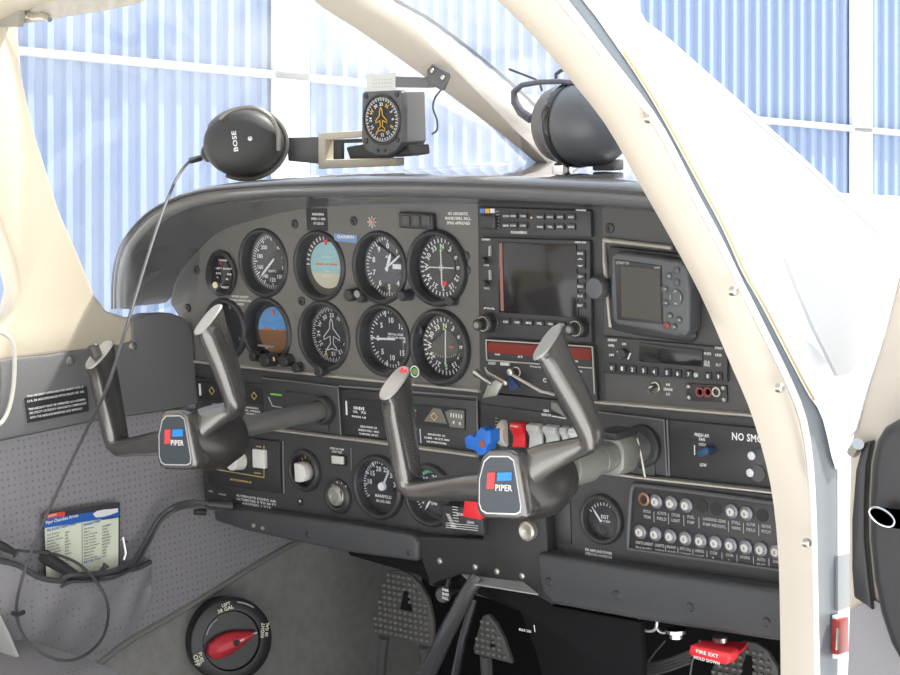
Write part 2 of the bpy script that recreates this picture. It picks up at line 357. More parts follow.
# outer skin: white fuselage side, rolling over to the windshield frame and cowl
cG = [(636, -90), (639, -30), (641, 14), (666, 36), (700, 66), (760, 119), (812, 166), (866, 214), (905, 220), (980, 300)]
cE = cD
G = []
for k, q in enumerate(res([V((x, y, 0)) for x, y in cG], N_)): G.append(q)
Dp = res([V((x, y, 0)) for x, y in cD[:10]] + [V((836, 470, 0)), V((850, 470, 0))], N_)
m = MB(); rows = []
for k in range(N_):
    d = Dp[k]; g = G[k]; row = []
    for t in (0, .12, .3, .5, .7, .85, 1):
        q = d.lerp(g, t); X = XR + .006 - .16 * t * t
        row.append(at(q.x, q.y, X=X))
    rows.append(row)
m.rings(rows, caps=False, closed=False)
sk = tag(m.build('wall_right', PAINTW, ang=50), kind='structure')
m = MB(); m.prism([at(x, y, X=XR + .004) for x, y in ((838, 440), (851, 440), (850, 560), (849, 690), (838, 690))], (-.03, 0, 0)); tag(m.build('wall_right_lower', PAINTW), kind='structure')
m = MB(); m.prism([at(x, y, X=XR + .006) for x, y in ((838, 556), (850, 553), (850, 607), (838, 611))], (-.006, 0, 0)); tag(m.build('trim_15', PAINTG), kind='structure')
# windshield corner seen from outside
m = MB(); 
q = [(785, 256), (810, 272), (850, 292), (884, 312), (872, 338), (850, 374), (838, 376), (815, 330), (798, 290)]
m.prism([at(x, y, X=XR + .02) for x, y in q], (-.004, 0, 0)); tag(m.build('window_4', mat('hazy_pane', (.36, .37, .385), .5)), kind='structure')
m = MB(); m.tube([at(x, y, X=XR - .10) for x, y in ((742, 110), (790, 152), (838, 196), (880, 236))], .0012, 6); tag(m.build('trim_16', PAINTG), kind='structure')

mk = thing('door_marker_light', 'small red reflector lens on the door jamb edge beside the open door', 'reflector', at(843, 635, X=XR + .006))
m = MB(); m.prism([at(x, y, X=XR + .012) for x, y in ((838, 620), (849, 617), (849, 652), (838, 655))], (-.008, 0, 0)); m.build('lens', REDL, mk, bevel=.001)
m = MB(); m.prism([at(x, y, X=XR + .0085) for x, y in ((836, 616), (850, 613), (850, 655), (836, 659))], (-.004, 0, 0)); m.build('lens_base', PAINTW, mk)
m = MB(); m.tube([at(838, 628, X=XR + .014), at(837, 650, X=XR + .014)], .0015, 6); m.build('lens_clip', CHROME, mk)

# open cabin door
YD = -.10
dr = thing('door_1', None, None, at(880, 500, Y=YD)); dr['kind'] = 'structure'
m = MB(); m.py([(905, 215), (897, 262), (889, 300), (876, 345), (863, 392), (854, 425), (849, 450), (848, 520), (848, 600), (846, 700), (1100, 740), (1100, 215)], YD, YD + .04); m.build('door_shell', CREAM2, dr, bevel=.004)
m = MB(); m.py([(900, 222), (893, 222), (880, 298), (866, 345), (851, 395), (848, 440), (856, 430), (868, 385), (884, 335), (900, 270)], YD - .004, YD); m.build('door_edge', PAINTW, dr, bevel=.001)
m = MB(); m.py([(850, 610), (872, 600), (960, 640), (960, 720), (846, 720)], YD - .006, YD); m.build('door_cloth', FAB, dr)
m = MB(); L1 = [(906, 420), (893, 421), (881, 428), (873, 441), (868, 465), (866, 500), (866, 540), (870, 580), (877, 615), (887, 645), (900, 668), (930, 690), (1000, 690), (1000, 420)]
m.py(L1, YD - .045, YD); m.build('armrest', mat('armrest_black', (.03, .03, .032), .4, bump=.3, bscale=400), dr, bevel=.012, seg=4)
m = MB(); m.py([(862, 443), (855, 470), (851, 520), (851, 570), (853, 598), (866, 606), (872, 612), (868, 580), (864, 540), (864, 500), (866, 465), (871, 441)], YD - .012, YD); m.build('door_pull', mat('armrest_black', (.03, .03, .032), .4, bump=.3, bscale=400), dr, bevel=.003)
m = MB(); c = at(882, 517, Y=YD - .06); m.rings([[at(882, 517, Y=YD - .06) + V((r * 1.6 * math.cos(a) + d * .6, -d * 0 - .0, r * math.sin(a) - .25 * r * 1.6 * math.cos(a))) + V((d, 0, 0)) for a in [2 * PI * k / 16 for k in range(16)]] for d, r in ((-.002, .006), (.0, .0085), (.03, .008))]); m.build('door_handle', BLKG, dr)
m = MB(); m.tube([at(882, 517, Y=YD - .0605) + V((.0125 * math.cos(a), 0, .0075 * math.sin(a) - .0035 * math.cos(a))) for a in [2 * PI * k / 24 for k in range(25)]], .0011, 6); m.build('handle_rim', CHROME, dr)
m = MB(); m.tube([at(853, 452, Y=YD - .01), at(858, 444, Y=YD - .02)], .006, 10); m.build('hinge_pin', SCREWM, dr)

# ---------------------------------------------------------------- glareshield
gs = thing('glareshield', 'black padded glareshield hood arching over the instrument panel', 'glareshield', (-.05, -.05, .18))
oL = [(113, 309), (113, 284), (117, 256), (128, 233), (154, 207), (199, 189), (266, 182), (310, 180), (400, 178), (500, 180), (600, 184), (650, 188), (720, 196)]
iL = [(125, 307), (125, 284), (129, 262), (141, 240), (168, 217), (207, 204), (266, 198), (310, 197), (400, 197), (500, 200), (600, 206), (650, 210), (720, 217)]
pL = [(166, 303), (172, 296), (175, 284), (181, 272), (199, 249), (221, 231), (254, 220), (310, 208), (400, 204), (500, 204), (600, 208), (660, 212), (730, 218)]
YG = -.1
def cv(L, Y): return res([at(x, y, Y=Y) for x, y in L], 60)
O = cv(oL, YG); I = cv(iL, YG); P = cv(pL, -.001)
m = MB(); rows = []; pip = []
for k in range(60):
    o, i_, p = O[k], I[k], P[k]; s = k / 59
    nrm = (o - i_).normalized()
    yb = -.09 + .41 * min(1, max(0, (s - .02) / .42)) ** .7
    if s > .8: yb = .32 - .34 * (s - .8) / .2
    xb = o.x * (1 - .08 * 0) + (.02 if s < .3 else 0)
    drop = -.012 * max(0, yb) if s > .3 else -(s / .3) * .012 * max(0, yb)
    back = V((max(o.x, -.53), yb, o.z - drop))
    cc = nrm * .006
    mid = o.lerp(back, .5); mid.z = max(mid.z, o.z - drop * .3) + .002 * s
    row = [p, p.lerp(i_, .5) + nrm * .006, i_ + V((0, .012, 0)) + nrm * .002, i_ + V((0, .002, 0)), i_ - V((0, .001, 0)) + nrm * .003, i_.lerp(o, .45) - V((0, .004, 0)), i_.lerp(o, .8) - V((0, .003, 0)),
           o + V((0, .001, 0)), o + V((0, .008, 0)) + nrm * .003, o + V((0, .02, 0)) + nrm * .004, o.lerp(back, .25) + V((0, 0, .003)), mid, o.lerp(back, .75), back]
    rows.append(row); pip.append(i_.lerp(o, .62) - V((0, .0035, 0)))
m.rings(rows, caps=False, closed=False); m.build('hood', GLAREM, gs, ang=70)
m = MB(); m.tube(pip, .0018, 6); m.build('piping', mat('piping', (.10, .10, .105), .5), gs)
m = MB(); m.tube([q + V((0, -.001, 0)) + (O[k] - I[k]) * .22 for k, q in enumerate(pip)], .0014, 6); m.build('piping', mat('piping', (.1, .1, .1), .5), gs)
m = MB(); m.tube([at(x, y, Y=-.075) for x, y in ((139, 240), (133, 258), (127, 276))], .0012, 6); m.build('trim_rivet_line', STRIP, gs)

# ---------------------------------------------------------------- instrument panel
ip = thing('instrument_panel', 'dark grey metal instrument panel spanning the cockpit under the glareshield', 'instrument panel', (0, 0, 0))
m = MB(); m.plate([(171, 303), (172, 286), (180, 268), (199, 245), (221, 227), (254, 214), (300, 200), (400, 196), (478, 196), (480, 391), (330, 375), (190, 360), (187, 330)], 0, .004, [(263.5, 263, .0395), (319.5, 266, .0395), (380, 267.5, .0395), (438.5, 268, .040), (441.5, 347, .040), (226, 329, .0355), (267, 331.5, .0395), (324, 336, .0395), (383.5, 340.5, .0395)]); pu = m.build('pilot_panel', PANEL, ip)
m = MB(); m.py([(478, 196), (602, 198), (606, 404), (480, 391)], .0005, .004); m.build('radio_panel', PANEL2, ip)
m = MB(); m.py([(602, 198), (700, 205), (745, 330), (790, 419), (606, 404)], .0, .004); m.build('copilot_panel', mat('panel_dark', (.09, .087, .086), .55, bump=.2, bscale=900), ip)
m = MB(); m.py([(190, 362), (330, 377), (480, 393), (606, 405), (820, 424), (820, 500), (640, 478), (478, 456), (370, 442), (292, 432), (200, 424), (194, 400)], .001, .005); m.build('middle_panel', PANEL2, ip)
m = MB(); m.plate([(200, 424), (292, 433), (370, 443), (478, 457), (640, 479), (820, 501), (820, 600), (640, 572), (560, 560), (548, 612), (430, 585), (413, 545), (340, 530), (280, 518), (205, 505)], -.004, .004, [(306, 470, .0215), (380, 487, .0345), (431, 495, .0325), (603, 519, .0235)], -.004); m.build('lower_panel', PANEL2, ip)
def strip(L, r, Y):
    mm = MB(); P_ = [at(x, y, Y=Y) for x, y in L]
    mm.rings([[p + V((0, .006, -r)), p + V((0, 0, -r * .9)), p + V((0, -.003, -r * .3)), p + V((0, -.003, r * .4)), p + V((0, 0, r)), p + V((0, .006, r))] for p in P_]); return mm
strip([(190, 361), (330, 376), (480, 391)], .0026, -.002).build('trim_strip', STRIP, ip)
strip([(594, 402), (700, 411), (820, 421)], .0026, -.002).build('trim_strip', STRIP, ip)
strip([(250, 427), (292, 432), (370, 441.5), (478, 456)], .0022, -.007).build('trim_strip', STRIP, ip)
strip([(560, 467), (644, 478), (769, 492), (830, 500)], .0022, -.007).build('trim_strip', STRIP, ip)
def screw(px, py, r=.006, Y=0, mm=BLK, par=None):
    c = at(px, py, Y=Y); q = MB(); q.lathe(c, (0, -1, 0), [(r, -.001), (r * .95, .0015), (r * .75, .0022), (r * .3, .0022), (r * .25, .0008)], 16); return q.build('screw', mm, par or ip)
for q in ((197, 270), (188, 308), (295, 224), (354, 221), (302, 301), (466, 256), (463, 358), (610, 228), (419, 330), (467, 270)): screw(*q)
for q in ((230, 286),): pass
# placards on the upper panel
def placard(lines, p0, p1, hh, par=None, Y=-.0007, plate=None, matl=None, dy=None, name='lettering'):
    q = MB(); n = len(lines); dy = dy or hh * 1.55
    for k, t in enumerate(lines):
        if not t: continue
        a = at(*p0, Y=Y); b = at(*p1, Y=Y); w_ = (b.x - a.x)
        L_ = max(len(s) for s in lines); ww = w_ * min(1, len(t) / L_ + .02)
        q.text(t, (a.x + (w_ - ww) / 2, Y, a.z - hh - k * dy), hh, ww)
    if plate:
        z = MB(); a = at(*plate[0], Y=Y + .0004); b = at(*plate[1], Y=Y + .0004); z.box(((a.x + b.x) / 2, Y + .001, (a.z + b.z) / 2), (abs(b.x - a.x), .0012, abs(a.z - b.z))); z.build('placard', mat('placard_black', (.02, .02, .022), .5), par or ip)
    return q.build(name, matl or WH, par or ip)
placard(['NO AEROBATIC', 'MANEUVERS, INCL.', 'SPINS APPROVED'], (445, 212), (471, 213), .0034, dy=.0056)
placard(['MANEUVERING', 'SPEED 111 KIAS', 'AT 2325 LB'], (311, 213), (325, 214), .0028, plate=((306, 208), (328, 231)), dy=.0058)
placard(['GYROS ADJUST', 'BEFORE DEPARTURE', 'CHECK'], (229, 295), (251, 297), .0026, dy=.005)
q = MB(); q.py([(334, 233), (357, 235), (357, 243), (334, 241)], -.0012, 0); q.build('blue_placard', mat('blue_label', (.18, .28, .5), .5), ip); placard(['GARMIN'], (337, 235), (354, 237), .004, Y=-.0018)
q = MB(); c = at(372, 222, Y=-.001)
for a in range(8): d = V((math.cos(a * PI / 4), 0, math.sin(a * PI / 4))); q.tube([c + d * .003, c + d * .0075], .0006, 5)
q.build('lamp_bezel', WH, ip); q = MB(); q.lathe(c, (0, -1, 0), [(.004, 0), (.003, .003)], 16); q.build('indicator_lamp', mat('pink_lamp', (.6, .3, .25), .3), ip)

# annunciator window (three lamps)
an = thing('annunciator', 'black three-segment annunciator block above the altimeter and course indicator', 'indicator', at(415, 221, Y=-.004))
m = MB(); m.py([(398, 212), (432, 214), (433, 230), (399, 228)], -.008, 0); m.build('housing', BLK, an, bevel=.002)
for k in range(3):
    m = MB(); x = 401 + k * 10.3; m.py([(x, 215), (x + 8, 215.6), (x + 8.3, 227), (x + .3, 226.4)], -.0095, -.004); m.build('lens', mat('smoke_lens', (.07, .068, .065), .25), an, bevel=.001)

# ---------------------------------------------------------------- round instruments
def ticks(q, c, r0, r1, n, a0=0, a1=360, w=.0006, Y=None):
    for k in range(n):
        a = math.radians(a0 + (a1 - a0) * k / (n - (0 if a1 - a0 >= 360 else 1))); d = V((math.sin(a), 0, math.cos(a))); e = V((math.cos(a), 0, -math.sin(a))) * w
        q.add([c + d * r0 - e, c + d * r1 - e, c + d * r1 + e, c + d * r0 + e], [(0, 1, 2, 3)])
def nums(q, c, r, L, h, a0=0, da=None, rot=True):
    da = da or 360 / len(L)
    for k, t in enumerate(L):
        a = math.radians(a0 + da * k); d = V((math.sin(a), 0, math.cos(a))); e = V((math.cos(a), 0, -math.sin(a)))
        if t: q.text(t, c + d * r, h, X=e if rot else (1, 0, 0), U=d if rot else (0, 0, 1), center=True)
def needle(q, c, a, L, w, tail=.006):
    a = math.radians(a); d = V((math.sin(a), 0, math.cos(a))); e = V((math.cos(a), 0, -math.sin(a))) * w
    q.prism([c - d * tail - e, c + d * (L * .75) - e, c + d * L, c + d * (L * .75) + e, c - d * tail + e], (0, .0006, 0))
def disc(q, c, r, n=48, a0=0, a1=360):
    P_ = [c + V((math.sin(math.radians(a0 + (a1 - a0) * k / n)), 0, math.cos(math.radians(a0 + (a1 - a0) * k / n)))) * r for k in range(n)]
    q.prism(P_, (0, .0015, 0))
def gauge(name, label, px, py, R=.039, front=-.004, depth=.016, rim=.006, group='flight instruments', glassy=True, cat='gauge', bezm=None, Y=0):
    c = at(px, py, Y=Y); t = thing(name, label, cat, c, group)
    q = MB(); q.lathe(c, (0, 1, 0), [(R - .001, depth + .001), (R - .001, front + .003), (R, front + .0005), (R + rim * .35, front), (R + rim * .75, front + .001), (R + rim, front + .004), (R + rim, .002)], 48, caps=False)
    q.build('bezel', bezm or BLK, t, ang=60)
    q = MB(); f = c + V((0, depth, 0)); disc(q, f, R); q.build('dial_face', FACE, t)
    if glassy: q = MB(); q.lathe(c + V((0, depth * .35, 0)), (0, 1, 0), [(R - .0008, 0), (R - .0008, .001)], 40); q.build('glass', GLASS, t)
    return t, f - V((0, .0006, 0)), c
def knob(t, px, py, r=.006, L=.014, Y=0, m_=None, mark=True, name='knob'):
    c = at(px, py, Y=Y) if not isinstance(px, V) else px
    q = MB(); n = 28; R_ = []
    for rr, h in ((r * 1.1, 0), (r * 1.15, .001), (r, .002), (r, L * .9), (r * .85, L), (0.0005, L)):
        R_.append([c + V((math.cos(2 * PI * k / n) * rr * (1 + (.05 if k % 2 and h > .001 and h < L else 0)), -h, math.sin(2 * PI * k / n) * rr * (1 + (.05 if k % 2 and h > .001 and h < L else 0)))) for k in range(n)])
    q.rings(R_); return q.build(name, m_ or BLK, t)
# suction / transfer selector left of the airspeed indicator
t = thing('vacuum_annunciator', 'small oval black marker beacon unit with tiny lamps at the far left of the panel', 'gauge', at(219, 273, Y=0), 'flight instruments')
m = MB(); m.py([(207, 262), (211, 253), (218, 250), (226, 253), (232, 262), (235, 273), (233, 286), (228, 295), (218, 297), (209, 292), (205, 280), (205, 270)], -.006, 0); m.build('housing', BLK, t, bevel=.002)
m = MB(); m.py([(211, 262), (215, 256), (222, 256), (229, 266), (232, 276), (230, 288), (224, 294), (215, 291), (211, 283)], -.0085, -.005); m.build('dial_face', BLKG, t, bevel=.001)
q = MB()
for k, (tx, a, b) in enumerate((('POWER', (219, 261), (227, 262)), ('LEFT RIGHT', (216, 269), (232, 270)), ('SYS', (216, 274), (221, 275)), ('OK', (227, 275), (232, 276)), ('TEST', (221, 288), (229, 289)), ('L', (217, 278), (219, 279)), ('R', (226, 280), (229, 281)))): q.tpx(tx, a, b, .0022, -.0092)
q.build('dial_markings', WH, t); m = MB(); m.lathe(at(215.5, 285, Y=-.009), (0, -1, 0), [(.0045, 0), (.004, .002)], 16); m.build('indicator_lamp', mat('warm_lamp', (.8, .75, .5), .3), t)
m = MB(); m.lathe(at(221, 263, Y=-.009), (0, -1, 0), [(.003, 0), (.0025, .001)], 16); m.build('red_lamp', mat('dark_red_lamp', (.2, .03, .03), .3), t)

AIRL = ['', '40', '60', '80', '100', '120', '140', '160', '180', '200']
t, f, c = gauge('airspeed_indicator', 'airspeed indicator with cream and white arc, top row, leftmost large round dial', 263.5, 263, .040)
q = MB(); ticks(q, f, .031, .036, 60); ticks(q, f, .028, .036, 12, w=.0009); nums(q, f, .0235, AIRL, .0052, rot=False); q.text('KNOTS', f + V((0, 0, -.012)), .003, center=True); q.build('dial_markings', WH, t)
q = MB(); needle(q, f - V((0, .001, 0)), 228, .03, .0014); q.build('needle', WH, t)
t, f, c = gauge('attitude_indicator', 'attitude indicator with pale teal sky, red pointer and orange bars in the top row', 319.5, 266, .040)
for nm, mt, P_ in (('sky_ball', TEAL, (0, 180)),):
    q = MB(); P2 = [f + V((math.cos(math.radians(a)), 0, math.sin(math.radians(a)))) * .030 - V((0, .0012, 0)) for a in range(-20, 201, 10)]; q.prism(P2, (0, .001, 0)); q.build(nm, mt, t)
q = MB(); P2 = [f + V((math.cos(math.radians(a)), 0, math.sin(math.radians(a)))) * .030 - V((0, .0012, 0)) for a in range(200, 341, 10)]; q.prism(P2, (0, .001, 0)); q.build('ground_ball', TAN, t)
q = MB(); ff = f - V((0, .003, 0)); q.box(ff + V((-.012, 0, .001)), (.013, .0008, .0018)); q.box(ff + V((.012, 0, .001)), (.013, .0008, .0018)); q.box(ff + V((0, 0, .001)), (.003, .0008, .002)); q.build('horizon_bar', ORG, t)
q = MB(); q.prism([ff + V((-.004, 0, .032)), ff + V((.004, 0, .032)), ff + V((0, 0, .025))], (0, .0008, 0)); q.build('pointer', REDM, t)
q = MB(); ticks(q, f, .033, .038, 19, -90, 90, w=.0009); 
for k in (-2, -1, 1, 2): q.box(f + V((0, -.0018, k * .006 - .002)), (.01 if k % 2 else .016, .0003, .0006))
q.build('dial_markings', WH, t)
t, f, c = gauge('altimeter', 'altimeter with white numerals and two hands at the top, third large dial', 380, 267.5, .040)
q = MB(); ticks(q, f, .033, .037, 50); ticks(q, f, .030, .037, 10, w=.001); nums(q, f, .0255, [str(k) for k in range(10)], .0065, rot=False); q.text('ALT', f + V((0, 0, .012)), .0035, center=True); q.box(f + V((.014, 0, 0)), (.014, .0002, .006)); q.build('dial_markings', WH, t)
q = MB(); needle(q, f - V((0, .001, 0)), 55, .028, .0012); needle(q, f - V((0, .002, 0)), 20, .018, .002); q.build('needle', WH, t)
q = knob(t, 357, 294, .0075, .018, mark=True); m = MB(); m.lathe(at(357, 294, Y=-.0185), (0, -1, 0), [(.005, 0), (.004, .0015)], 16); m.build('knob_cap', mat('knob_grey', (.25, .25, .24), .4), t)
knob(t, 365, 297, .006, .012)
def cdi(label, px, py, gsn):
    t, f, c = gauge('course_indicator', label, px, py, .0405, front=-.009, depth=.008, rim=.006)
    q = MB(); ticks(q, f, .030, .035, 36, w=.0008); nums(q, f, .0255, ['N', '3', '6', 'E', '12', '15', 'S', '21', '24', 'W', '30', '33'], .006); q.build('dial_markings', WH, t)
    q = MB(); disc(q, f - V((0, .0012, 0)), .021); q.build('center_plate', mat('cdi_plate', (.035, .035, .037), .6), t)
    ff = f - V((0, .002, 0)); q = MB(); q.box(ff + V((.000 if gsn else .002, -.0005, 0)), (.0012, .0006, .042), Matrix.Rotation(.0 if gsn else .05, 3, 'Y'))
    if gsn: q.box(ff + V((0, -.001, 0)), (.040, .0006, .0012))
    q.build('needle', WH, t)
    q = MB()
    for k in range(-5, 6):
        if k: (q.box(ff + V((0, 0, k * .0032)), (.0035, .0003, .0007)) if gsn else q.box(ff + V((k * .0035, 0, -.009 + -.0004 * (25 - k * k) * .4)), (.0007, .0003, .0025)))
    if gsn: q.lathe(ff, (0, -1, 0), [(.0035, 0), (.0035, .0006), (.0027, .0006), (.0027, 0)], 20, caps=False)
    q.build('deviation_scale', GREYT, t)
    q = MB(); q.prism([ff + V((-.0025, 0, .020)), ff + V((.0025, 0, .020)), ff + V((0, 0, .0245))], (0, .0006, 0)); q.prism([ff + V((-.002, 0, -.020)), ff + V((.002, 0, -.020)), ff + V((0, 0, -.0235))], (0, .0006, 0)); q.build('pointer', GRN, t)
    q = MB(); q.box(ff + (V((.004, 0, -.019)) if gsn else V((.011, 0, .0))), (.007, .0006, .005 if gsn else .0018)); q.build('warning_flag', REDM, t)
    return t, f, c
t, f, c = cdi('course indicator with crossed needles and red flag, top row beside the navigator', 438.5, 268, True)
knob(t, 410.5, 294.5, .0065, .018); knob(t, 455, 300, .006, .012)
t, f, c = cdi('course indicator with single vertical needle, bottom row beside the red display radio', 441.5, 347, False)
knob(t, 415, 371.5, .007, .018, mark=False, name='obs_knob'); m = MB(); m.lathe(at(415, 371.5, Y=-.0185), (0, -1, 0), [(.0072, 0), (.0072, .0012), (.006, .0012), (.006, 0)], 20, caps=False); m.build('knob_ring', WH, t)
m = MB(); m.lathe(at(415, 371.5, Y=-.0186), (0, -1, 0), [(.0045, 0), (.004, .001)], 16); m.build('knob_cap', mat('green_cap', (.2, .35, .12), .4), t)
t, f, c = gauge('turn_coordinator', 'round gauge half hidden behind the left yoke grip, bottom left of the panel', 226, 329, .036, front=-.006)
q = MB(); ticks(q, f, .026, .031, 5, -60, 120, w=.001); q.text('2 MIN', f + V((.014, 0, -.014)), .0035, center=True); q.tube([f + V((.012 + .012 * math.cos(a), -.001, .002 + .016 * math.sin(a))) for a in [-1.2 + .2 * k for k in range(13)]], .0008, 5); q.build('dial_markings', mat('pale_mark', (.55, .6, .5), .5), t)
q = MB(); q.box(f + V((.015, -.001, -.02)), (.009, .0006, .003)); q.build('warning_flag', REDM, t)
t, f, c = gauge('horizon_indicator', 'blue sky horizon indicator with orange bars and knobs, bottom row behind left yoke', 267, 331.5, .040)
q = MB(); P2 = [f + V((math.cos(math.radians(a)), 0, math.sin(math.radians(a)))) * .031 - V((0, .0012, 0)) for a in range(0, 181, 10)]; q.prism(P2, (0, .001, 0)); q.build('sky_ball', SKYM, t)
q = MB(); P2 = [f + V((math.cos(math.radians(a)), 0, math.sin(math.radians(a)))) * .031 - V((0, .0012, 0)) for a in range(180, 361, 10)]; q.prism(P2, (0, .001, 0)); q.build('ground_ball', BROWN, t)
ff = f - V((0, .003, 0)); q = MB(); q.box(ff + V((-.011, 0, .001)), (.014, .0008, .0018)); q.box(ff + V((.012, 0, .001)), (.014, .0008, .0018)); q.box(ff + V((0, 0, .024)), (.003, .0008, .007)); q.build('horizon_bar', ORG, t)
q = MB(); ticks(q, ff, .0225, .027, 9, -60, 60, w=.0007)
for k in (1, 2): q.box(ff + V((0, 0, k * .006)), (.01, .0003, .0005))
q.build('dial_markings', GREYT, t)
knob(t, 274, 359, .0085, .02); knob(t, 291, 360, .0075, .016); knob(t, 257, 356, .006, .01)
q = MB(); q.text('B', at(274, 359, Y=-.0212), .005, center=True); q.build('lettering', YEL, t); q = MB(); q.box(at(266, 346, Y=-.006), (.03, .002, .0022)); q.lathe(at(267, 347, Y=-.008), (0, -1, 0), [(.003, 0), (.002, .002)], 12); q.build('cage_lever', SCREWM, t)
t, f, c = gauge('heading_indicator', 'heading indicator with white outlined airplane, bottom row center of the panel', 324, 336, .040)
q = MB(); ticks(q, f, .032, .036, 72, w=.0005); ticks(q, f, .030, .036, 36, w=.0007); nums(q, f, .025, ['33', 'N', '3', '6', 'E', '12', '15', 'S', '21', '24', 'W', '30'], .0055); q.build('dial_markings', WH, t)
q = MB(); pts = [(0, .021), (.0025, .016), (.003, .008), (.014, -.003), (.014, -.007), (.003, -.002), (.0025, -.012), (.008, -.017), (.008, -.020), (0, -.018)]
pts = pts + [(-x, z) for x, z in pts[::-1]]; q.tube([f + V((x, -.0015, z)) for x, z in pts], .0006, 5); q.build('aircraft_symbol', WH, t)
q = MB(); q.box(f + V((-.012, -.001, -.026)), (.004, .0006, .003)); q.build('pointer', YEL, t)
knob(t, 326, 370, .007, .016); knob(t, 301, 367, .006, .012)
t, f, c = gauge('vertical_speed_indicator', 'vertical speed dial with white needle pointing left, bottom row third large dial', 383.5, 340.5, .040)
q = MB(); ticks(q, f, .032, .036, 44, 100, 440, w=.0007); ticks(q, f, .029, .036, 10, 90, 450, w=.0010); nums(q, f, .0235, ['0', '5', '10', '15', '20', '15', '10', '5'], .0065, a0=270, da=45, rot=False); q.text('VERTICAL SPEED', f + V((.006, 0, .006)), .0026, .026, center=True); q.text('100 FT PER MIN', f + V((.006, 0, .002)), .0022, .026, center=True); q.build('dial_markings', WH, t)
q = MB(); needle(q, f - V((0, .001, 0)), 268, .03, .0013); q.build('needle', WH, t)

# ---------------------------------------------------------------- radio stack
ap = thing('audio_panel', 'thin audio selector panel with two rows of white-lettered buttons atop radio stack', 'radio', at(533, 221, Y=-.006))
m = MB(); m.py([(478, 207), (590, 211), (591, 237), (479, 234)], -.006, 0); m.build('faceplate', PANEL2, ap, bevel=.001)
for k, mt in enumerate((mat('blue_window', (.08, .22, .6), .4), mat('amber_window', (.75, .42, .06), .4), mat('white_window', (.75, .75, .72), .4))):
    m = MB(); x = 480 + 5 * k; m.py([(x, 208.6), (x + 4.3, 208.8), (x + 4.3, 213.2), (x, 213)], -.0075, -.005); m.build('marker_lamp', mt, ap)
m = MB(); m.py([(480.5, 215), (495, 215.5), (495, 229.5), (480.5, 229)], -.012, -.006); m.build('selector_knob', BLK, ap, bevel=.002)
q = MB(); bt = MB()
rows_ = ((('COM', 503), ('COM1', 510), ('COM2', 520)), (('MKR', 503), ('COM1', 510), ('COM2', 520)), (('NAV1', 537), ('NAV2', 547), ('ADF', 557), ('AUX', 568)), (('DME', 537), ('TEL', 547), ('SPR', 557), ('ICS', 568)))
for ri, (y, row) in enumerate(((214.5, rows_[0]), (224, rows_[1]), (215.5, rows_[2]), (225.3, rows_[3]))):
    for tx, x in row: q.tpx(tx, (x, y + 2.5), (x + 5.8, y + 2.6), .0022, -.0092); b_ = MB(); b_.py([(x - 1, y - 1.5), (x + 7, y - 1.3), (x + 7, y + 4.5), (x - 1, y + 4.3)], -.0085, -.006); b_.build('button', BLK, ap)
q.tpx('PS ENGINEERING', (511, 233.4), (527, 234), .0028, -.0067); q.tpx('PMA8000', (576, 211), (586, 211.5), .002, -.0067)
for k in range(6): q.tpx('-', (496, 212 + 3.3 * k), (499, 212 + 3.3 * k), .002, -.0067)
q.build('lettering', WH, ap); m = MB(); m.lathe(at(531.5, 217.5, Y=-.0066), (0, -1, 0), [(.0016, 0), (.001, .001)], 10); m.build('indicator_lamp', mat('amber_lamp', (.9, .55, .3), .4), ap)

gp = thing('gps_navigator', 'large panel GPS navigator with dark blank screen and two concentric knobs', 'navigation radio', at(535, 290, Y=-.006))
m = MB(); m.py([(480, 237.5), (589.5, 240.5), (591.5, 343), (484, 336.5)], -.006, 0); m.build('faceplate', PANEL2, gp, bevel=.0015)
m = MB(); m.py([(497, 242), (576, 245), (578, 318), (499, 312.5)], -.0078, -.005); m.build('screen', SCREEN, gp, bevel=.0008)
m = MB(); m.py([(499.2, 243), (502, 243.2), (503.6, 311), (500.8, 310.8)], -.0085, -.0075); m.build('screen_stripe', mat('rose_stripe', (.30, .13, .12), .4), gp)
q = MB(); q.tpx('GARMIN', (482, 240.4), (490, 240.6), .0024, -.0067); q.tpx('GNS 530', (575, 243), (586, 243.5), .002, -.0067)
bx = MB()
for tx, y in (('RNG', 253), ('^', 259), ('v', 265), ('-D>', 276), ('MENU', 286), ('CLR', 295.5), ('ENT', 305)): q.tpx(tx, (577.5, y + 1.5), (583, y + 1.8), .0024, -.0092); b_ = MB(); b_.py([(576.2, y - 2.6), (584.6, y - 2.4), (584.8, y + 3.4), (576.4, y + 3.2)], -.0085, -.006); b_.build('button', BLK, gp)
for tx, x in (('CDI', 503), ('OBS', 514.5), ('MSG', 526), ('FPL', 537), ('VNAV', 548), ('PROC', 559)): q.tpx(tx, (x, 322.5 + (x - 500) * .05), (x + 5, 322.7 + (x - 500) * .05), .0024, -.0092); b_ = MB(); yy = 320 + (x - 500) * .05; b_.py([(x - 1.5, yy - 1.5), (x + 6.5, yy - 1), (x + 6.5, yy + 4.5), (x - 1.5, yy + 4)], -.0085, -.006); b_.build('button', BLK, gp)
q.tpx('COM', (484, 266), (489, 266.3), .002, -.0067); q.tpx('VLOC', (484, 289), (489.5, 289.3), .002, -.0067); q.tpx('PWR', (484, 309), (495, 309.6), .002, -.0067); q.build('lettering', WH, gp)
m = MB(); m.py([(488.5, 246), (490, 246), (490, 256), (488.5, 256)], -.009, -.006); m.py([(488.5, 270), (490, 270), (490.4, 280), (488.9, 280)], -.009, -.006); m.build('flip_key', GREYT, gp)
knob(gp, 486, 260, .0035, .008, Y=-.006); knob(gp, 487, 283, .0035, .008, Y=-.006)
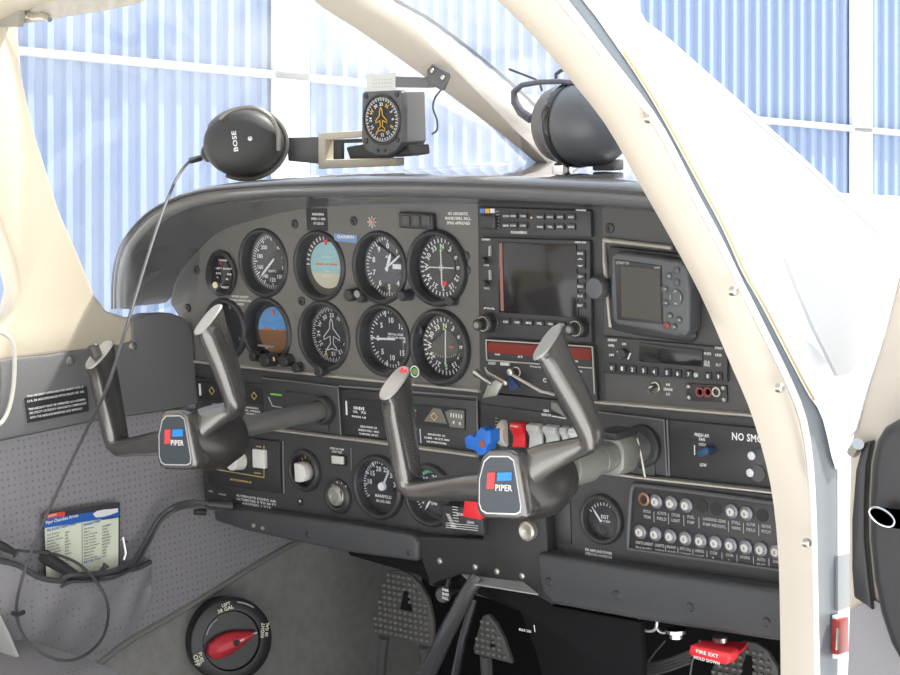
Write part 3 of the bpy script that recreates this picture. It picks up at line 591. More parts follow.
for (x, y) in ((491, 322.5), (583, 327)):
    c = at(x, y, Y=-.006); knob(gp, c, None, .0105, .015, name='outer_knob'); knob(gp, c + V((0, -.015, 0)), None, .0065, .012, name='inner_knob')
    m = MB(); m.lathe(c + V((0, -.0151, 0)), (0, -1, 0), [(.0088, 0), (.0088, .0006), (.0078, .0006), (.0078, 0)], 28, caps=False); m.build('knob_ring', STRIP, gp)
    m = MB(); m.lathe(c + V((0, -.0271, 0)), (0, -1, 0), [(.004, 0), (.003, .001)], 16); m.build('knob_cap', mat('knob_grey', (.25, .25, .24), .4), gp)

rd = thing('dme_radio', 'radio with wide dark red display window framed in silver below the navigator', 'radio', at(540, 368, Y=-.006))
m = MB(); m.py([(484.5, 338.5), (593.5, 345.5), (597, 401), (487, 391)], -.005, 0); m.build('faceplate', PANEL2, rd, bevel=.001)
m = MB(); m.py([(486.8, 341.5), (591.5, 348), (592, 367), (487, 359.5)], -.007, -.004); m.build('display_bezel', BLK, rd)
m = MB(); m.py([(488, 342.5), (590.5, 349), (590.8, 360.5), (488.3, 352.5)], -.0085, -.006); m.build('display', GLOWR, rd)
m = MB(); fr = [at(x, y, Y=-.0085) for x, y in ((486, 340), (592.3, 346.8), (593, 372), (592, 368), (486.8, 360))]
m.tube([fr[0], fr[1]], .0009, 6); m.tube([fr[1], at(594.5, 394, Y=-.0085)], .0009, 6); m.tube([fr[3], fr[4]], .0009, 6); m.tube([fr[4], fr[0]], .0009, 6); m.build('silver_frame', STRIP, rd)
q = MB()
for tx, x, y in (('NM', 495, 355.2), ('KT', 518, 357.5), ('MIN', 573, 362), ('ON', 577, 372)): q.tpx(tx, (x, y), (x + 5, y + .3), .0022, -.0092)
q.tpx('C', (543, 382), (546.5, 382), .0045, -.006); q.tpx('FREQ', (530, 367), (541, 368), .0015, -.0057); q.build('lettering', WH, rd)
m = MB(); m.py([(500, 362), (509, 362.6), (509, 366), (500, 365.4)], -.007, -.004); m.build('button', mat('white_window', (.75, .75, .72), .4), rd, bevel=.0005)
m = MB(); m.py([(488, 361.4), (495, 361.9), (495, 365), (488, 364.5)], -.007, -.004); m.build('button', GREYT, rd, bevel=.0005)
m = MB(); m.lathe(at(516.5, 372, Y=-.006), (0, -1, 0), [(.0062, 0), (.0062, .0012), (.0052, .0012), (.0052, 0)], 24, caps=False); m.build('knob_ring', WH, rd); knob(rd, at(516.5, 372, Y=-.005), None, .005, .01)
# metal spring clip hanging before the radio
cl_ = thing('control_lock', 'scuffed metal control lock clip with thin rod hanging below the red display radio', 'control lock', at(490, 382, Y=-.03))
m = MB(); m.py([(488, 384), (500, 378), (503, 383), (496, 396), (482, 398)], -.03, -.026); m.build('clip_plate', GREENM, cl_, bevel=.0008)
m = MB(); m.tube([at(486, 368, Y=-.03), at(488, 373, Y=-.032), at(506, 383, Y=-.036)], .0028, 8); m.build('clip_arm', mat('dull_steel', (.45, .45, .44), .3, metal=1), cl_)
m = MB(); m.tube([at(475, 372, Y=-.03), at(484, 379, Y=-.03), at(492, 384, Y=-.03)], [.005, .003, .003], 10); m.build('clip_stud', mat('dull_steel', (.45, .45, .44), .3, metal=1), cl_)
m = MB(); m.tube([at(509, 373, Y=-.036), at(541, 391.5, Y=-.03), at(549, 393, Y=-.026), at(554, 394.5, Y=-.02)], .0018, 8); m.build('rod', STRIP, cl_)
m = MB(); m.lathe(at(506.5, 383, Y=-.037), (0, -1, 0), [(.003, 0), (.003, .003), (.001, .004)], 12); m.lathe(at(511, 372, Y=-.037), (0, -1, 0), [(.004, 0), (.004, .003), (.001, .004)], 12); m.build('rivet', SCREWM, cl_)
m = MB(); m.py([(508, 374), (512, 378), (519, 387), (511, 391), (507, 384)], -.025, -.022); m.build('blue_tab', mat('navy_tab', (.02, .05, .14), .4), cl_)

# portable GPS
hg = thing('portable_gps', 'slate grey portable GPS with black screen and keypad docked on copilot side', 'GPS', at(650, 290, Y=-.02))
m = MB(); m.tube([at(x, y, Y=-.004) for x, y in ((672, 248), (604, 240), (605, 262), (611, 327))], .0028, 8); m.build('dock_rim', STRIP, hg)
m = MB(); m.py([(608, 246), (684, 254), (693, 262), (697, 300), (696, 338), (690, 343), (640, 336), (611, 330), (607, 318)], -.006, .0); m.build('dock', BLK, hg, bevel=.003)
m = MB(); m.py([(610.5, 255), (616, 252), (650, 256), (680, 261), (687, 267), (690, 290), (689, 330), (684, 337), (672, 336), (640, 329), (617, 325), (612, 320), (610, 290)], -.026, -.002); m.build('body', GPS, hg, bevel=.004, seg=3)
m = MB(); m.py([(614, 259), (661, 266), (662.5, 324.5), (617, 320)], -.0275, -.024); m.build('screen_bezel', BLK, hg, bevel=.001)
m = MB(); m.py([(621, 266), (660, 270), (661, 321), (621.5, 317)], -.0285, -.026); m.build('screen', mat('lcd_off', (.075, .07, .065), .2), hg)
q = MB(); q.tpx('GPSMAP 296', (616, 264), (629, 265.4), .003, -.0280); q.tpx('GARMIN', (654, 268.6), (660, 269.2), .0025, -.0280); q.build('lettering', GREYT, hg)
for k, (x, y) in enumerate(((669, 276), (677, 270.5), (677, 282), (665, 289), (666, 303), (670, 316), (679, 320), (667, 325.5), (674, 327))):
    m = MB(); m.lathe(at(x, y, Y=-.026), (0, -1, 0), [(.0042, -.001), (.0042, .0016), (.003, .0024), (.0005, .0026)], 16); m.build('button', GPS if k != 7 else mat('dull_red', (.25, .06, .06), .4), hg, label='dull red power button' if k == 7 else None)
m = MB(); m.lathe(at(675.5, 297.5, Y=-.026), (0, -1, 0), [(.0095, -.001), (.0095, .0015), (.006, .0025), (.0005, .0018)], 28); m.build('rocker_pad', GPS, hg)
q = MB()
for dx, dz in ((0, .0065), (0, -.0065)): q.box(at(675.5, 297.5, Y=-.0292) + V((dx, 0, dz)), (.003, .0004, .0018))
for dx, dz in ((.0065, 0), (-.0065, 0)): q.box(at(675.5, 297.5, Y=-.0292) + V((dx, 0, dz)), (.0012, .0004, .005))
for x, y in ((669, 276), (665, 289), (666, 303), (670, 316), (679, 320), (674, 327)): q.box(at(x, y, Y=-.0292), (.0032, .0004, .0012))
q.build('key_markings', GREYT, hg)
m = MB(); c = at(602.5, 287, Y=-.003); m.lathe(c, (0, -1, 0), [(.012, 0), (.0135, .003), (.0135, .012), (.011, .016), (.0005, .017)], 32); m.build('dock_knob', GPS, hg)

tp = thing('transponder', 'transponder with small dark display and a row of number buttons, copilot side', 'radio', at(665, 358, Y=-.005))
m = MB(); m.py([(603, 336), (727, 348), (727, 382), (603, 373)], -.005, 0); m.build('faceplate', PANEL2, tp, bevel=.001)
m = MB(); m.py([(638.5, 342.5), (703, 350), (702, 367), (639, 361.5)], -.0065, -.004); m.build('display', SCREEN, tp, bevel=.0008)
q = MB()
for tx, p0, x1 in (('IDENT', (608, 341), 617), ('VFR', (608, 346.5), 614.5), ('ON', (622, 345), 626), ('OFF', (609, 356), 614), ('STBY', (620.5, 352), 626), ('MODE', (704, 354.5), 711), ('START', (715, 349), 723), ('CRSR', (715, 356), 722), ('CLR', (704, 363), 710), ('FUNC', (704, 366), 710), ('FLT', (716, 366), 721)): q.tpx(tx, p0, (x1, p0[1] + .5), .0026, -.0068)
for tx, x, y in (('0', 610.4, 369.8), ('1', 620.8, 370.4), ('2', 631, 371.3), ('3', 642, 372.4), ('4', 652.7, 373.4), ('5', 665.6, 374.5), ('6', 676.3, 375.4), ('7', 687.3, 376.3), ('8', 706.5, 378), ('9', 717.2, 378.6)):
    b_ = MB(); b_.py([(x - 2.4, y - 5.6), (x + 4.4, y - 5.2), (x + 4.4, y + 2.4), (x - 2.4, y + 2)], -.008, -.004); b_.build('button', BLK, tp, bevel=.0006); q.tpx(tx, (x, y), (x + 2.2, y), .0042, -.0085)
q.build('lettering', WH, tp)
m = MB(); m.tube([at(617.5, 351, Y=-.006), at(620.5, 358, Y=-.006)], .001, 6); m.tube([at(630.5, 353, Y=-.006), at(628, 359, Y=-.006)], .001, 6); m.build('dial_markings', WH, tp)
m = MB(); m.lathe(at(697, 374.5, Y=-.005), (0, -1, 0), [(.0028, 0), (.0028, .003), (.001, .004)], 16); m.build('round_button', mat('pale_green', (.4, .48, .36), .4), tp)
knob(tp, 624.5, 353, .005, .007, Y=-.005)

ts = thing('toggle_switch', 'steel bat-handle toggle switch beside three white text lines, copilot side', 'switch', at(656, 387, Y=0))
m = MB(); m.lathe(at(656.5, 387, Y=0), (0, -1, 0), [(.0062, 0), (.0062, .003), (.005, .0035), (.0045, .009), (.003, .011)], 14); m.build('bushing', SCREWM, ts)
m = MB(); m.tube([at(655.5, 387.5, Y=-.01), at(648.5, 392.5, Y=-.022)], [.002, .0032], 10); m.build('lever', SCREWM, ts)
placard(['HI', 'SENSE', 'LO'], (663.5, 383), (672.5, 384), .0028, dy=.0052)
jp = thing('jack_plate', 'small black plate with four corner screws and red-ringed jacks, copilot side', 'socket', at(706, 392, Y=0))
m = MB(); m.py([(686, 383.5), (726.5, 385.5), (727, 402.5), (686.5, 400.5)], -.003, 0); m.build('plate', BLK, jp, bevel=.0008)
for x, y in ((688.8, 386.5), (723.4, 388), (689.3, 397.6), (724, 399.6)): m = MB(); m.lathe(at(x, y, Y=-.003), (0, -1, 0), [(.0028, 0), (.002, .0016), (.0005, .0018)], 12); m.build('screw', SCREWM, jp)
for x, mt in ((701, mat('dull_red', (.25, .06, .06), .4)), (709, mat('dull_red', (.25, .06, .06), .4)), (717.5, SCREWM)): m = MB(); m.lathe(at(x, 391.7, Y=-.003), (0, -1, 0), [(.0055, 0), (.0055, .003), (.0035, .003), (.003, -.001)], 18); m.build('jack', mt, jp)

# ---------------------------------------------------------------- middle row
fc = thing('fuel_gauge_cluster', 'strip of small engine gauges with yellow diamonds beside the left yoke shaft', 'gauge', at(245, 395, Y=0))
m = MB(); m.py([(194, 377), (297, 389), (297, 425), (205, 416)], -.003, .001); m.build('housing', BLK, fc, bevel=.001)
m = MB(); m.py([(197, 381), (293, 391.5), (293, 407), (199, 399)], -.0042, -.002); m.build('dial_face', FACE, fc)
q = MB()
for x, y in ((211.7, 390.8), (254, 395.8)):
    c = at(x, y, Y=-.005); q.tube([c + V((a, 0, b)) for a, b in ((0, .005), (.005, 0), (0, -.005), (-.005, 0), (0, .005))], .0005, 5)
q.build('diamond_marks', YEL, fc)
q = MB(); q.box(at(200, 389.5, Y=-.005), (.0035, .001, .016)); q.tube([at(x, y, Y=-.005) for x, y in ((268.5, 397), (272.5, 406), (282, 407.5))], .0005, 5); q.tube([at(291, 397, Y=-.005), at(295, 407, Y=-.005)], .0006, 5); q.build('needle', WH, fc)
q = MB(); q.tube([at(271, 394, Y=-.005), at(282, 395.2, Y=-.005)], .0012, 6); q.build('green_arc', GRN, fc)
placard(['FUEL QTY', 'LEFT TANK', '36 GAL USE', 'UNLEADED'], (211, 403), (227, 405), .0022, dy=.0042, Y=-.0036, par=fc); placard(['LANDING', 'OIL PRESS', 'NORMAL', 'OIL TEMP'], (243, 406), (260, 408), .0022, dy=.0042, Y=-.0036, par=fc); placard(['MAX 245', 'MIN 60'], (268, 411), (280, 413), .0022, dy=.0042, Y=-.0036, par=fc)
ec = thing('engine_gauge_cluster', 'strip of small engine gauges with white numerals between the two yoke shafts', 'gauge', at(405, 415, Y=0))
m = MB(); m.py([(340, 389), (477, 401), (478, 450), (341, 434)], -.003, .001); m.build('housing', BLK, ec, bevel=.001)
m = MB(); m.py([(345, 398), (465, 409), (465, 430), (345, 417)], -.0045, -.002); m.build('dial_face', FACE, ec)
m = MB(); m.py([(433, 408), (441, 409), (447, 424), (424, 421)], -.0052, -.004); m.build('tan_sector', mat('dusky', (.16, .15, .135), .5), ec); m = MB(); m.py([(445, 412), (450, 409.5), (464, 411), (464, 428.5), (450, 427)], -.0052, -.004); m.build('sub_dial', mat('dusky', (.16, .15, .135), .5), ec)
q = MB(); q.box(at(346.5, 408, Y=-.0055), (.002, .001, .018)); c = at(359, 413, Y=-.0055)
for k in range(6): q.box(c + V(((k - 2.5) * .0032, 0, .006)), (.0015, .0006, .0045 if k % 2 else .003))
q.tpx('OIL', (353, 412.5), (358, 413), .0028, -.0055); q.tpx('75', (361, 413.5), (366, 414), .0028, -.0055); q.tpx('PRESS LB', (352, 417), (366, 418), .0022, -.0055)
for k in range(5): q.box(at(451 + 2.6 * k, 415 + .4 * k, Y=-.0055), (.0012, .0006, .005))
q.tpx('F', (453, 424), (455, 424), .0035, -.0055); q.tpx('E', (459, 425), (461, 425), .0035, -.0055)
q.build('dial_markings', WH, ec)
q = MB(); q.tube([at(404, 409, Y=-.0055), at(416, 410.5, Y=-.0055)], .0012, 6); q.build('green_arc', mat('green_arc', (.1, .5, .2), .5), ec)
q = MB(); c = at(434, 416.5, Y=-.006); q.tube([c + V((a, 0, b)) for a, b in ((0, .005), (.005, 0), (0, -.005), (-.005, 0), (0, .005))], .0006, 5); q.build('diamond_marks', YEL, ec)
q = MB(); 
for k, x in enumerate((409, 412.5, 416)): q.box(at(x, 413.6 + k * .4, Y=-.0055), (.0012, .0006, .006))
q.build('red_marks', mat('dull_red', (.25, .06, .06), .4), ec)
placard(['GEAR DOWN 129', 'SPEEDS KIAS - MAX', 'FLAPS DN 103 KT'], (358, 425), (379, 427), .0024, dy=.0047, Y=-.0036, par=ec)
placard(['103 KT', '78 DN'], (407, 427.5), (417, 429), .0024, dy=.0068, Y=-.0036, par=ec)
placard(['MANEUVER 121', 'CLIMB - 90 KTS MIN', 'NO INTENTIONAL'], (424, 432.5), (449, 435), .0024, dy=.0047, Y=-.0036, par=ec)
m = MB(); m.tube([at(420, 429, Y=-.004), at(421, 443, Y=-.004)], .0006, 5); m.build('dial_markings', WH, ec)
m = MB(); m.tube([at(x, y, Y=-.004) for x, y in ((339, 386), (420, 392.5), (477, 397), (478, 452))], .0012, 6); m.build('edge_rim', mat('rim_grey', (.16, .16, .165), .4), ec)

# engine control quadrant
cq = thing('rocker_switch_bank', 'row of chunky rocker switches, one red and the rest grey, beside round dimmer wheel', 'switch', at(540, 435, Y=-.002))
m = MB(); m.py([(480, 404), (600, 420), (602, 466), (560, 460), (482, 452)], -.002, .002); m.build('housing', BLK, cq, bevel=.001)
q = MB()
for k in range(8): q.box(at(496.5, 418 + 3.4 * k, Y=-.0035), (.004, .0006, .0008))
q.build('lettering', GREYT, cq)
c = at(505.5, 432.5, Y=.002); m = MB(); m.lathe(c + V((-.004, 0, 0)), (1, 0, 0), [(.014, 0), (.0165, .002), (.0165, .009), (.014, .011)], 36); m.build('dimmer_wheel', mat('ivory_wheel', (.55, .53, .46), .5), cq)
def rocker(x, w, y, h, mt, lab=None):
    a = at(x, y, Y=-.002); ww = w; zt = a.z; zb = zt - h
    P_ = [V((a.x, -.002, zt)), V((a.x, -.0115, zt - .0015)), V((a.x, -.013, zt - h * .22)), V((a.x, -.009, zt - h * .34)), V((a.x, -.006, zt - h * .5)), V((a.x, -.007, zt - h * .75)), V((a.x, -.009, zb + .001)), V((a.x, -.002, zb))]
    m = MB(); m.prism(P_, (ww, 0, 0)); r = m.build('rocker', mt, cq, bevel=.0012, seg=2, label=lab)
    q = MB(); q.text('PUMP' if lab else 'LIGHT', V((a.x + ww * .2, -.0137, zt - h * .16)), .002, ww * .6); q.build('lettering', GREYT if not lab else WH, cq)
rocker(514.5, .0175, 420.5, .0340, REDM, 'red rocker'); rocker(531, .0185, 422, .0335, GREYP); rocker(547.5, .0185, 423.5, .0335, GREYP); rocker(564, .0090, 425, .0330, GREYP); rocker(573, .014, 426, .033, mat('bright_plastic', (.7, .72, .72), .2))
placard(['GEAR', 'HORN SW'], (541.5, 409), (551, 411), .003, dy=.0048, Y=-.003, par=cq)
m = MB(); m.py([(551, 402), (557, 403.5), (566, 418), (551, 409)], -.02, -.016); m.build('cover_tab', mat('dull_tab', (.2, .2, .19), .4), cq, bevel=.0006); m = MB(); m.tube([at(552, 416, Y=-.004), at(566, 418.5, Y=-.004)], .0008, 6); m.build('edge_line', WH, cq)

lv = thing('propeller_lever', 'bright blue ribbed propeller lever knob standing out left of rocker switches', 'lever', at(478, 445, Y=-.05), 'engine control levers')
m = MB(); m.py([(464, 438), (470, 434.5), (474.5, 437.5), (477, 431), (481, 427), (486, 431), (490.5, 430), (490.5, 443), (487, 446), (485, 454), (479, 456), (475, 451), (465.5, 448)], -.07, -.052); m.build('lever_knob', BLUM, lv, bevel=.0015)
m = MB(); m.lathe(at(482, 444, Y=-.0705), (0, -1, 0), [(.0042, -.001), (.0042, .0008), (.001, .0008)], 20, ); m.build('knob_inlay', mat('rust', (.3, .1, .06), .5), lv)
m = MB(); m.tube([at(481, 452, Y=-.06), at(484, 462, Y=-.03), at(486, 470, Y=-.0)], .004, 8); m.build('stem', BLK, lv)
q = MB(); q.py([(441, 505), (482, 509), (484, 536), (442, 529)], -.03, -.004)
rq = thing('control_quadrant', 'black friction quadrant plate with white graduation lines below the right yoke arm', 'control panel', at(462, 518, Y=-.03))
q.build('housing', BLK, rq, bevel=.002)
q = MB()
for k in range(9):
    a = at(446 + k * .35, 514 + 1.5 * k, Y=-.0306); q.box(a + V((.003 + .0006 * k, 0, 0)), (.006 + .002 * (k > 5), .0004, .0007))
for k in range(7): a = at(455 + k * .2, 507 + 2.8 * k, Y=-.0306); q.box(a, (.008, .0004, .0007))
for k in range(3): q.tube([at(446, 523 + 2.1 * k, Y=-.0306), at(478, 526 + 2.3 * k, Y=-.0306)], .0004, 5)
q.tpx('RICH', (457, 515), (463, 516), .003, -.0306); q.tpx('LEAN', (467, 523), (474, 524), .003, -.0306); q.build('lettering', WH, rq)
rl_ = thing('mixture_lever', 'small red mixture lever knob under the right yoke arm on white-lined quadrant', 'lever', at(470, 508, Y=-.06), 'engine control levers')
m = MB(); m.py([(464, 499), (468, 496), (480, 498), (482, 507), (480, 520), (462, 517), (463, 508)], -.055, -.038); m.build('lever_knob', REDM, rl_, bevel=.002)
m = MB(); m.tube([at(470, 507, Y=-.04), at(472, 500, Y=-.02), at(475, 494, Y=0)], .0035, 8); m.build('stem', BLK, rl_)

# ---------------------------------------------------------------- lower row
ac = thing('autopilot_controller', 'autopilot controller with ivory knob and rocker, lower left behind the yoke hub', 'autopilot', at(245, 465, Y=-.006))
m = MB(); m.py([(206, 432), (279, 442), (280, 494), (208, 484)], -.010, -.002); m.build('faceplate', BLK, ac, bevel=.0015)
m = MB(); m.tube([at(217, 469.5, Y=-.0115), at(264, 477.5, Y=-.0115), at(264, 446, Y=-.0115)], .0006, 6); m.build('gold_frame', YEL, ac)
c = at(240, 460, Y=-.010); m = MB(); R_ = []
m.lathe(c, (0, -1, 0), [(.0135, 0), (.013, .004), (.0115, .016), (.0105, .017), (.0005, .017)], 28); m.build('turn_knob', WKNOB, ac)
m = MB(); m.py([(252, 449), (264, 450.5), (264.5, 469), (252.5, 467.5)], -.016, -.010); m.build('rocker', WKNOB, ac, bevel=.001)
q = MB(); q.tpx('AUTOCONTROL III', (230, 480), (251, 482), .0024, -.0106); q.tpx('HDG', (224, 466), (229, 466.5), .002, -.0106); q.tpx('ON', (256, 447), (261, 447.5), .002, -.0106); q.tpx('OFF', (254, 473.4), (261, 474.2), .002, -.0106); q.build('lettering', YEL, ac)
placard(['ALTERNATE STATIC AIR', 'ALTIMETER 0 TO 60 FT', 'AIRSPEED 3 KTS'], (236, 494), (276, 501), .003, dy=.0048, Y=-.0047)
placard(['MIC'], (209, 490), (213, 491), .0025, Y=-.0047); placard(['PHONE'], (219, 493), (226, 494), .0025, Y=-.0047)
def lgauge(name, label, px, py, R, **k): return gauge(name, label, px, py, R, group='lower panel dials', Y=-.004, **k)
t, f, c = lgauge('fuel_flow_selector', 'range selector dial with large ivory pointer knob, lower left row', 306, 470, .022, front=-.008, depth=.004, glassy=False)
q = MB(); ticks(q, f, .014, .018, 7, -60, 80, w=.0006); q.text('RANGE', f + V((0, 0, .0190)), .0024, center=True); q.build('dial_markings', YEL, t)
m = MB(); P_ = [f + V((x, 0, z)) for x, z in ((-.0095, .0105), (.002, .0105), (.008, .007), (.011, 0), (.011, -.006), (.007, -.0125), (0, -.0145), (-.0095, -.0145))]; m.prism(P_, (0, -.016, 0)); m.build('pointer_knob', WKNOB, t, bevel=.002)
m = MB(); m.py([(330, 454.5), (343.5, 456), (344, 466), (330.5, 464.5)], -.010, -.004); bt_ = thing('push_button', 'small square ivory push button with white caption, lower left row', 'switch', at(337, 460, Y=-.004)); 
m.build('housing', BLK, bt_, bevel=.001); m = MB(); m.py([(331, 455.6), (342.4, 457), (342.8, 464.6), (331.4, 463.4)], -.0125, -.009); m.build('button', mat('ivory_button', (.6, .6, .56), .4), bt_, bevel=.0008)
placard(['GYRO VAC PUMP', 'STBY TEST'], (330, 447), (344, 449), .0026, dy=.0042, Y=-.0047, par=bt_)
m = MB(); m.tube([at(x, y, Y=-.005) for x, y in ((351, 448), (351.5, 470))], .001, 6); m.tube([at(x, y, Y=-.005) for x, y in ((283, 441), (284, 493))], .0015, 6); m.build('panel_seam', mat('rim_grey', (.16, .16, .165), .4), ip)
m = MB(); m.lathe(at(301, 502, Y=-.004), (0, -1, 0), [(.004, 0), (.004, .004), (.003, .005), (.001, .005)], 16); m.build('push_pin', BLK, ip); q = MB(); q.box(at(300, 501, Y=-.0095), (.003, .0004, .002)); q.build('pin_mark', WH, ip)
# ignition lock
t = thing('ignition_switch', 'round metal ignition key lock in a black ring, lower left row', 'switch', at(339, 495, Y=-.004))
m = MB(); m.lathe(at(339, 496, Y=-.004), (0, -1, 0), [(.023, 0), (.022, .004), (.018, .007), (.0145, .006), (.014, -.002)], 40, caps=False); m.build('ring', BLK, t)
m = MB(); m.lathe(at(341, 494.5, Y=-.002), (0, -1, 0), [(.0135, 0), (.0135, .010), (.012, .012), (.008, .013), (.007, .011), (.0005, .011)], 32); m.build('lock_cylinder', mat('worn_lock', (.42, .41, .38), .35, metal=.6), t)
m = MB(); m.box(at(341, 494.5, Y=-.0135), (.0025, .001, .009)); m.build('key_slot', BLK, t)
q = MB(); nums(q, at(340, 495, Y=-.0105), .0165, ['OFF', 'R', 'L', 'B'], .0022, a0=-40, da=27); q.build('dial_markings', WH, t)
t, f, c = lgauge('manifold_pressure_gauge', 'large manifold pressure gauge with numerals ten to twenty, partly behind right yoke grip', 380, 487, .035, front=-.009, depth=.006, bezm=BLK)
q = MB(); ticks(q, f, .029, .033, 40, -120, 120, w=.0006); ticks(q, f, .027, .033, 9, -120, 120, w=.0009); nums(q, f, .0225, ['10', '15', '20', '25', '30', '35'], .006, a0=-80, da=32, rot=False); q.text('MANIFOLD', f + V((0, 0, -.013)), .0038, center=True); q.text('IN HG ABS', f + V((0, 0, -.0195)), .0034, center=True); q.build('dial_markings', WH, t)
q = MB(); needle(q, f - V((0, .001, 0)), 30, .026, .0014); q.lathe(f, (0, -1, 0), [(.006, 0), (.005, .004), (.0005, .004)], 20); q.build('needle', mat('bright_plastic', (.7, .72, .72), .2), t)
t, f, c = lgauge('tachometer', 'tachometer with green arc at its top, crossed by the right yoke arm', 431, 495, .033, front=-.009, depth=.006)
q = MB(); ticks(q, f, .027, .031, 36, -130, 130, w=.0006); nums(q, f, .021, ['5', '10', '15', '20', '25', '30'], .006, a0=-120, da=42, rot=False); q.text('RPM', f + V((0, 0, -.012)), .0035, center=True); q.build('dial_markings', WH, t)
q = MB(); R0 = [[f - V((0, .001, 0)) + V((math.sin(a), 0, math.cos(a))) * r for r in (.027, .031)] for a in [-.55 + .08 * k for k in range(15)]]; q.rings(R0, caps=False, closed=False); q.build('green_arc', mat('green_arc', (.1, .5, .2), .5), t)
q = MB(); needle(q, f - V((0, .001, 0)), 215, .026, .0013); q.build('needle', WH, t)
t, f, c = lgauge('exhaust_temperature_gauge', 'small exhaust temperature gauge with white needle left of circuit breaker panel', 603, 519, .024, front=-.008, depth=.003, rim=.005)
q = MB(); ticks(q, f - V((0, 0, .006)), .021, .0245, 11, -55, 55, w=.0006); q.text('EGT', f + V((.001, 0, .002)), .004, center=True); q.text('25 F DIV', f + V((.001, 0, -.003)), .0026, center=True); q.build('dial_markings', WH, t)
q = MB(); needle(q, f + V((-.004, -.001, -.004)), -38, .018, .0009, 0); q.build('needle', WH, t); q = MB(); q.lathe(f + V((0, 0, -.013)), (0, -1, 0), [(.006, 0), (.005, .001), (.0005, .001)], 20); q.build('hub_cover', BLKG, t)
placard(['SEE AIRPLANE POWER', 'OPERATING HANDBOOK'], (585, 548), (612, 553), .003, dy=.0045, Y=-.0047)
placard(['STBY', 'VAC'], (551, 511), (559, 512), .003, dy=.0045, Y=-.0047); placard(['ON'], (552, 527), (557, 528), .003, Y=-.0047)
m = MB(); m.py([(545, 500), (570, 503), (571, 545), (546, 541)], -.006, -.003); m.build('switch_plate', BLK, ip, bevel=.001)
t = thing('primer_knob', 'stubby nickel knob sticking out below the right yoke emblem', 'knob', at(534, 530, Y=-.004))
m = MB(); m.lathe(at(540, 527, Y=-.004), (0, -1, 0), [(.013, 0), (.013, .005), (.0085, .006), (.0085, .016), (.011, .017), (.0115, .026), (.009, .028), (.005, .0275), (.0005, .026)], 32); m.build('knob', mat('worn_nickel', (.55, .52, .46), .35, metal=.7), t)

# circuit breaker panel
cb = thing('circuit_breaker_panel', 'black circuit breaker panel with two rows of round white breaker buttons', 'circuit breaker panel', at(705, 525, Y=-.006))
m = MB(); m.py([(632, 486), (820, 510), (824, 576), (629, 549)], -.007, -.003); m.build('panel_plate', BLK, cb, bevel=.001)
m = MB(); m.tube(res([at(x, y, Y=-.008) for x, y in ((830, 511), (700, 493), (640, 485.5), (634, 485.5), (631.5, 489), (629.5, 515), (628, 543), (630, 548.5), (636, 550), (720, 562), (824, 577))], 50), .0028, 8); m.build('rim', mat('rim_grey2', (.09, .09, .095), .35), cb)
def breaker(x, y, k=0):
    c = at(x, y, Y=-.007); m = MB(); m.lathe(c, (0, -1, 0), [(.0082, 0), (.0080, .003), (.0068, .0038), (.0046, .0038)], 24, caps=False); b = m.build('circuit_breaker', mat('breaker_ring', (.23, .22, .25), .35, metal=.5), cb)
    m = MB(); m.lathe(c, (0, -1, 0), [(.0047, .002), (.0047, .0056), (.004, .0063), (.0005, .0063)], 20); m.build('breaker_button', mat('breaker_white', (.62, .6, .56), .45), b)
    q = MB(); q.text('5', c + V((0, -.0066, 0)), .0032, center=True); q.build('lettering', BLK, b)
for x, y in ((657.3, 501), (672.2, 502.8), (687.3, 505), (732.7, 511), (747.3, 513)): breaker(x, y)
for k in range(12): breaker(641.6 + 14.9 * k + .02 * k * k, 531.6 + 2.2 * k)
for x, y in ((702, 506), (716, 509), (762.5, 515.5)): m = MB(); m.lathe(at(x, y, Y=-.007), (0, -1, 0), [(.0072, 0), (.0072, .0008), (.0005, .001)], 24); m.build('blank_plug', mat('blank_black', (.022, .022, .023), .6), cb)
m = MB(); m.lathe(at(645, 499, Y=-.007), (0, -1, 0), [(.0075, 0), (.0075, .0025), (.005, .003), (.0045, -.001)], 24, caps=False); m.build('open_socket', mat('copper', (.35, .2, .12), .35, metal=.6), cb)
q = MB(); Y_ = -.0077
def lab(a, b, x0, x1, y): sl_ = .147; q.tpx(a, (x0, y), (x1, y), .0033, Y_); (q.tpx(b, (x0, y + 5.4), (x1, y + 5.4), .0033, Y_) if b else None)
for a, b, x0, x1 in (('PITCH', 'TRIM', 643.5, 650.5), ('ALTNTR', 'FIELD', 657, 666.5), ('STROBE', 'LIGHT', 671.5, 680), ('FUEL', 'PUMP', 687.5, 694.5), ('LANDING GEAR', 'PUMP IND/CNTL', 703, 726), ('STALL', 'WARNING', 731.5, 740.5), ('ALTNR', 'FIELD', 746.5, 755.5), ('HEATING', 'PITOT', 761.5, 771)):
    lab(a, b, x0, x1, 512.5 + (x0 - 643.5) * .125)
for a, b, x0, x1 in (('INSTRUMENT', 'PANEL', 636, 653), ('LIGHTS', 'OVERHD', 655, 664), ('NAV', 'LIGHTS', 667, 676), ('ANTI COLL', 'LIGHT', 680, 691), ('LANDING', 'LIGHT', 695, 704), ('COM', '1', 710, 717), ('COM', '2', 726, 733), ('AVI/INS', '', 740, 750), ('AUTO', 'PILOT', 757, 765), ('DME', '', 773, 780)):
    if b in '12' and b: q.tpx(a, (x0, 543.5 + (x0 - 636) * .14), (x1, 543.5 + (x0 - 636) * .14), .0033, Y_); q.tpx(b, (x0 + 2, 549.5 + (x0 - 636) * .14), (x0 + 4, 549.5 + (x0 - 636) * .14), .0033, Y_)
    else: lab(a, b, x0, x1, 543.5 + (x0 - 636) * .14)
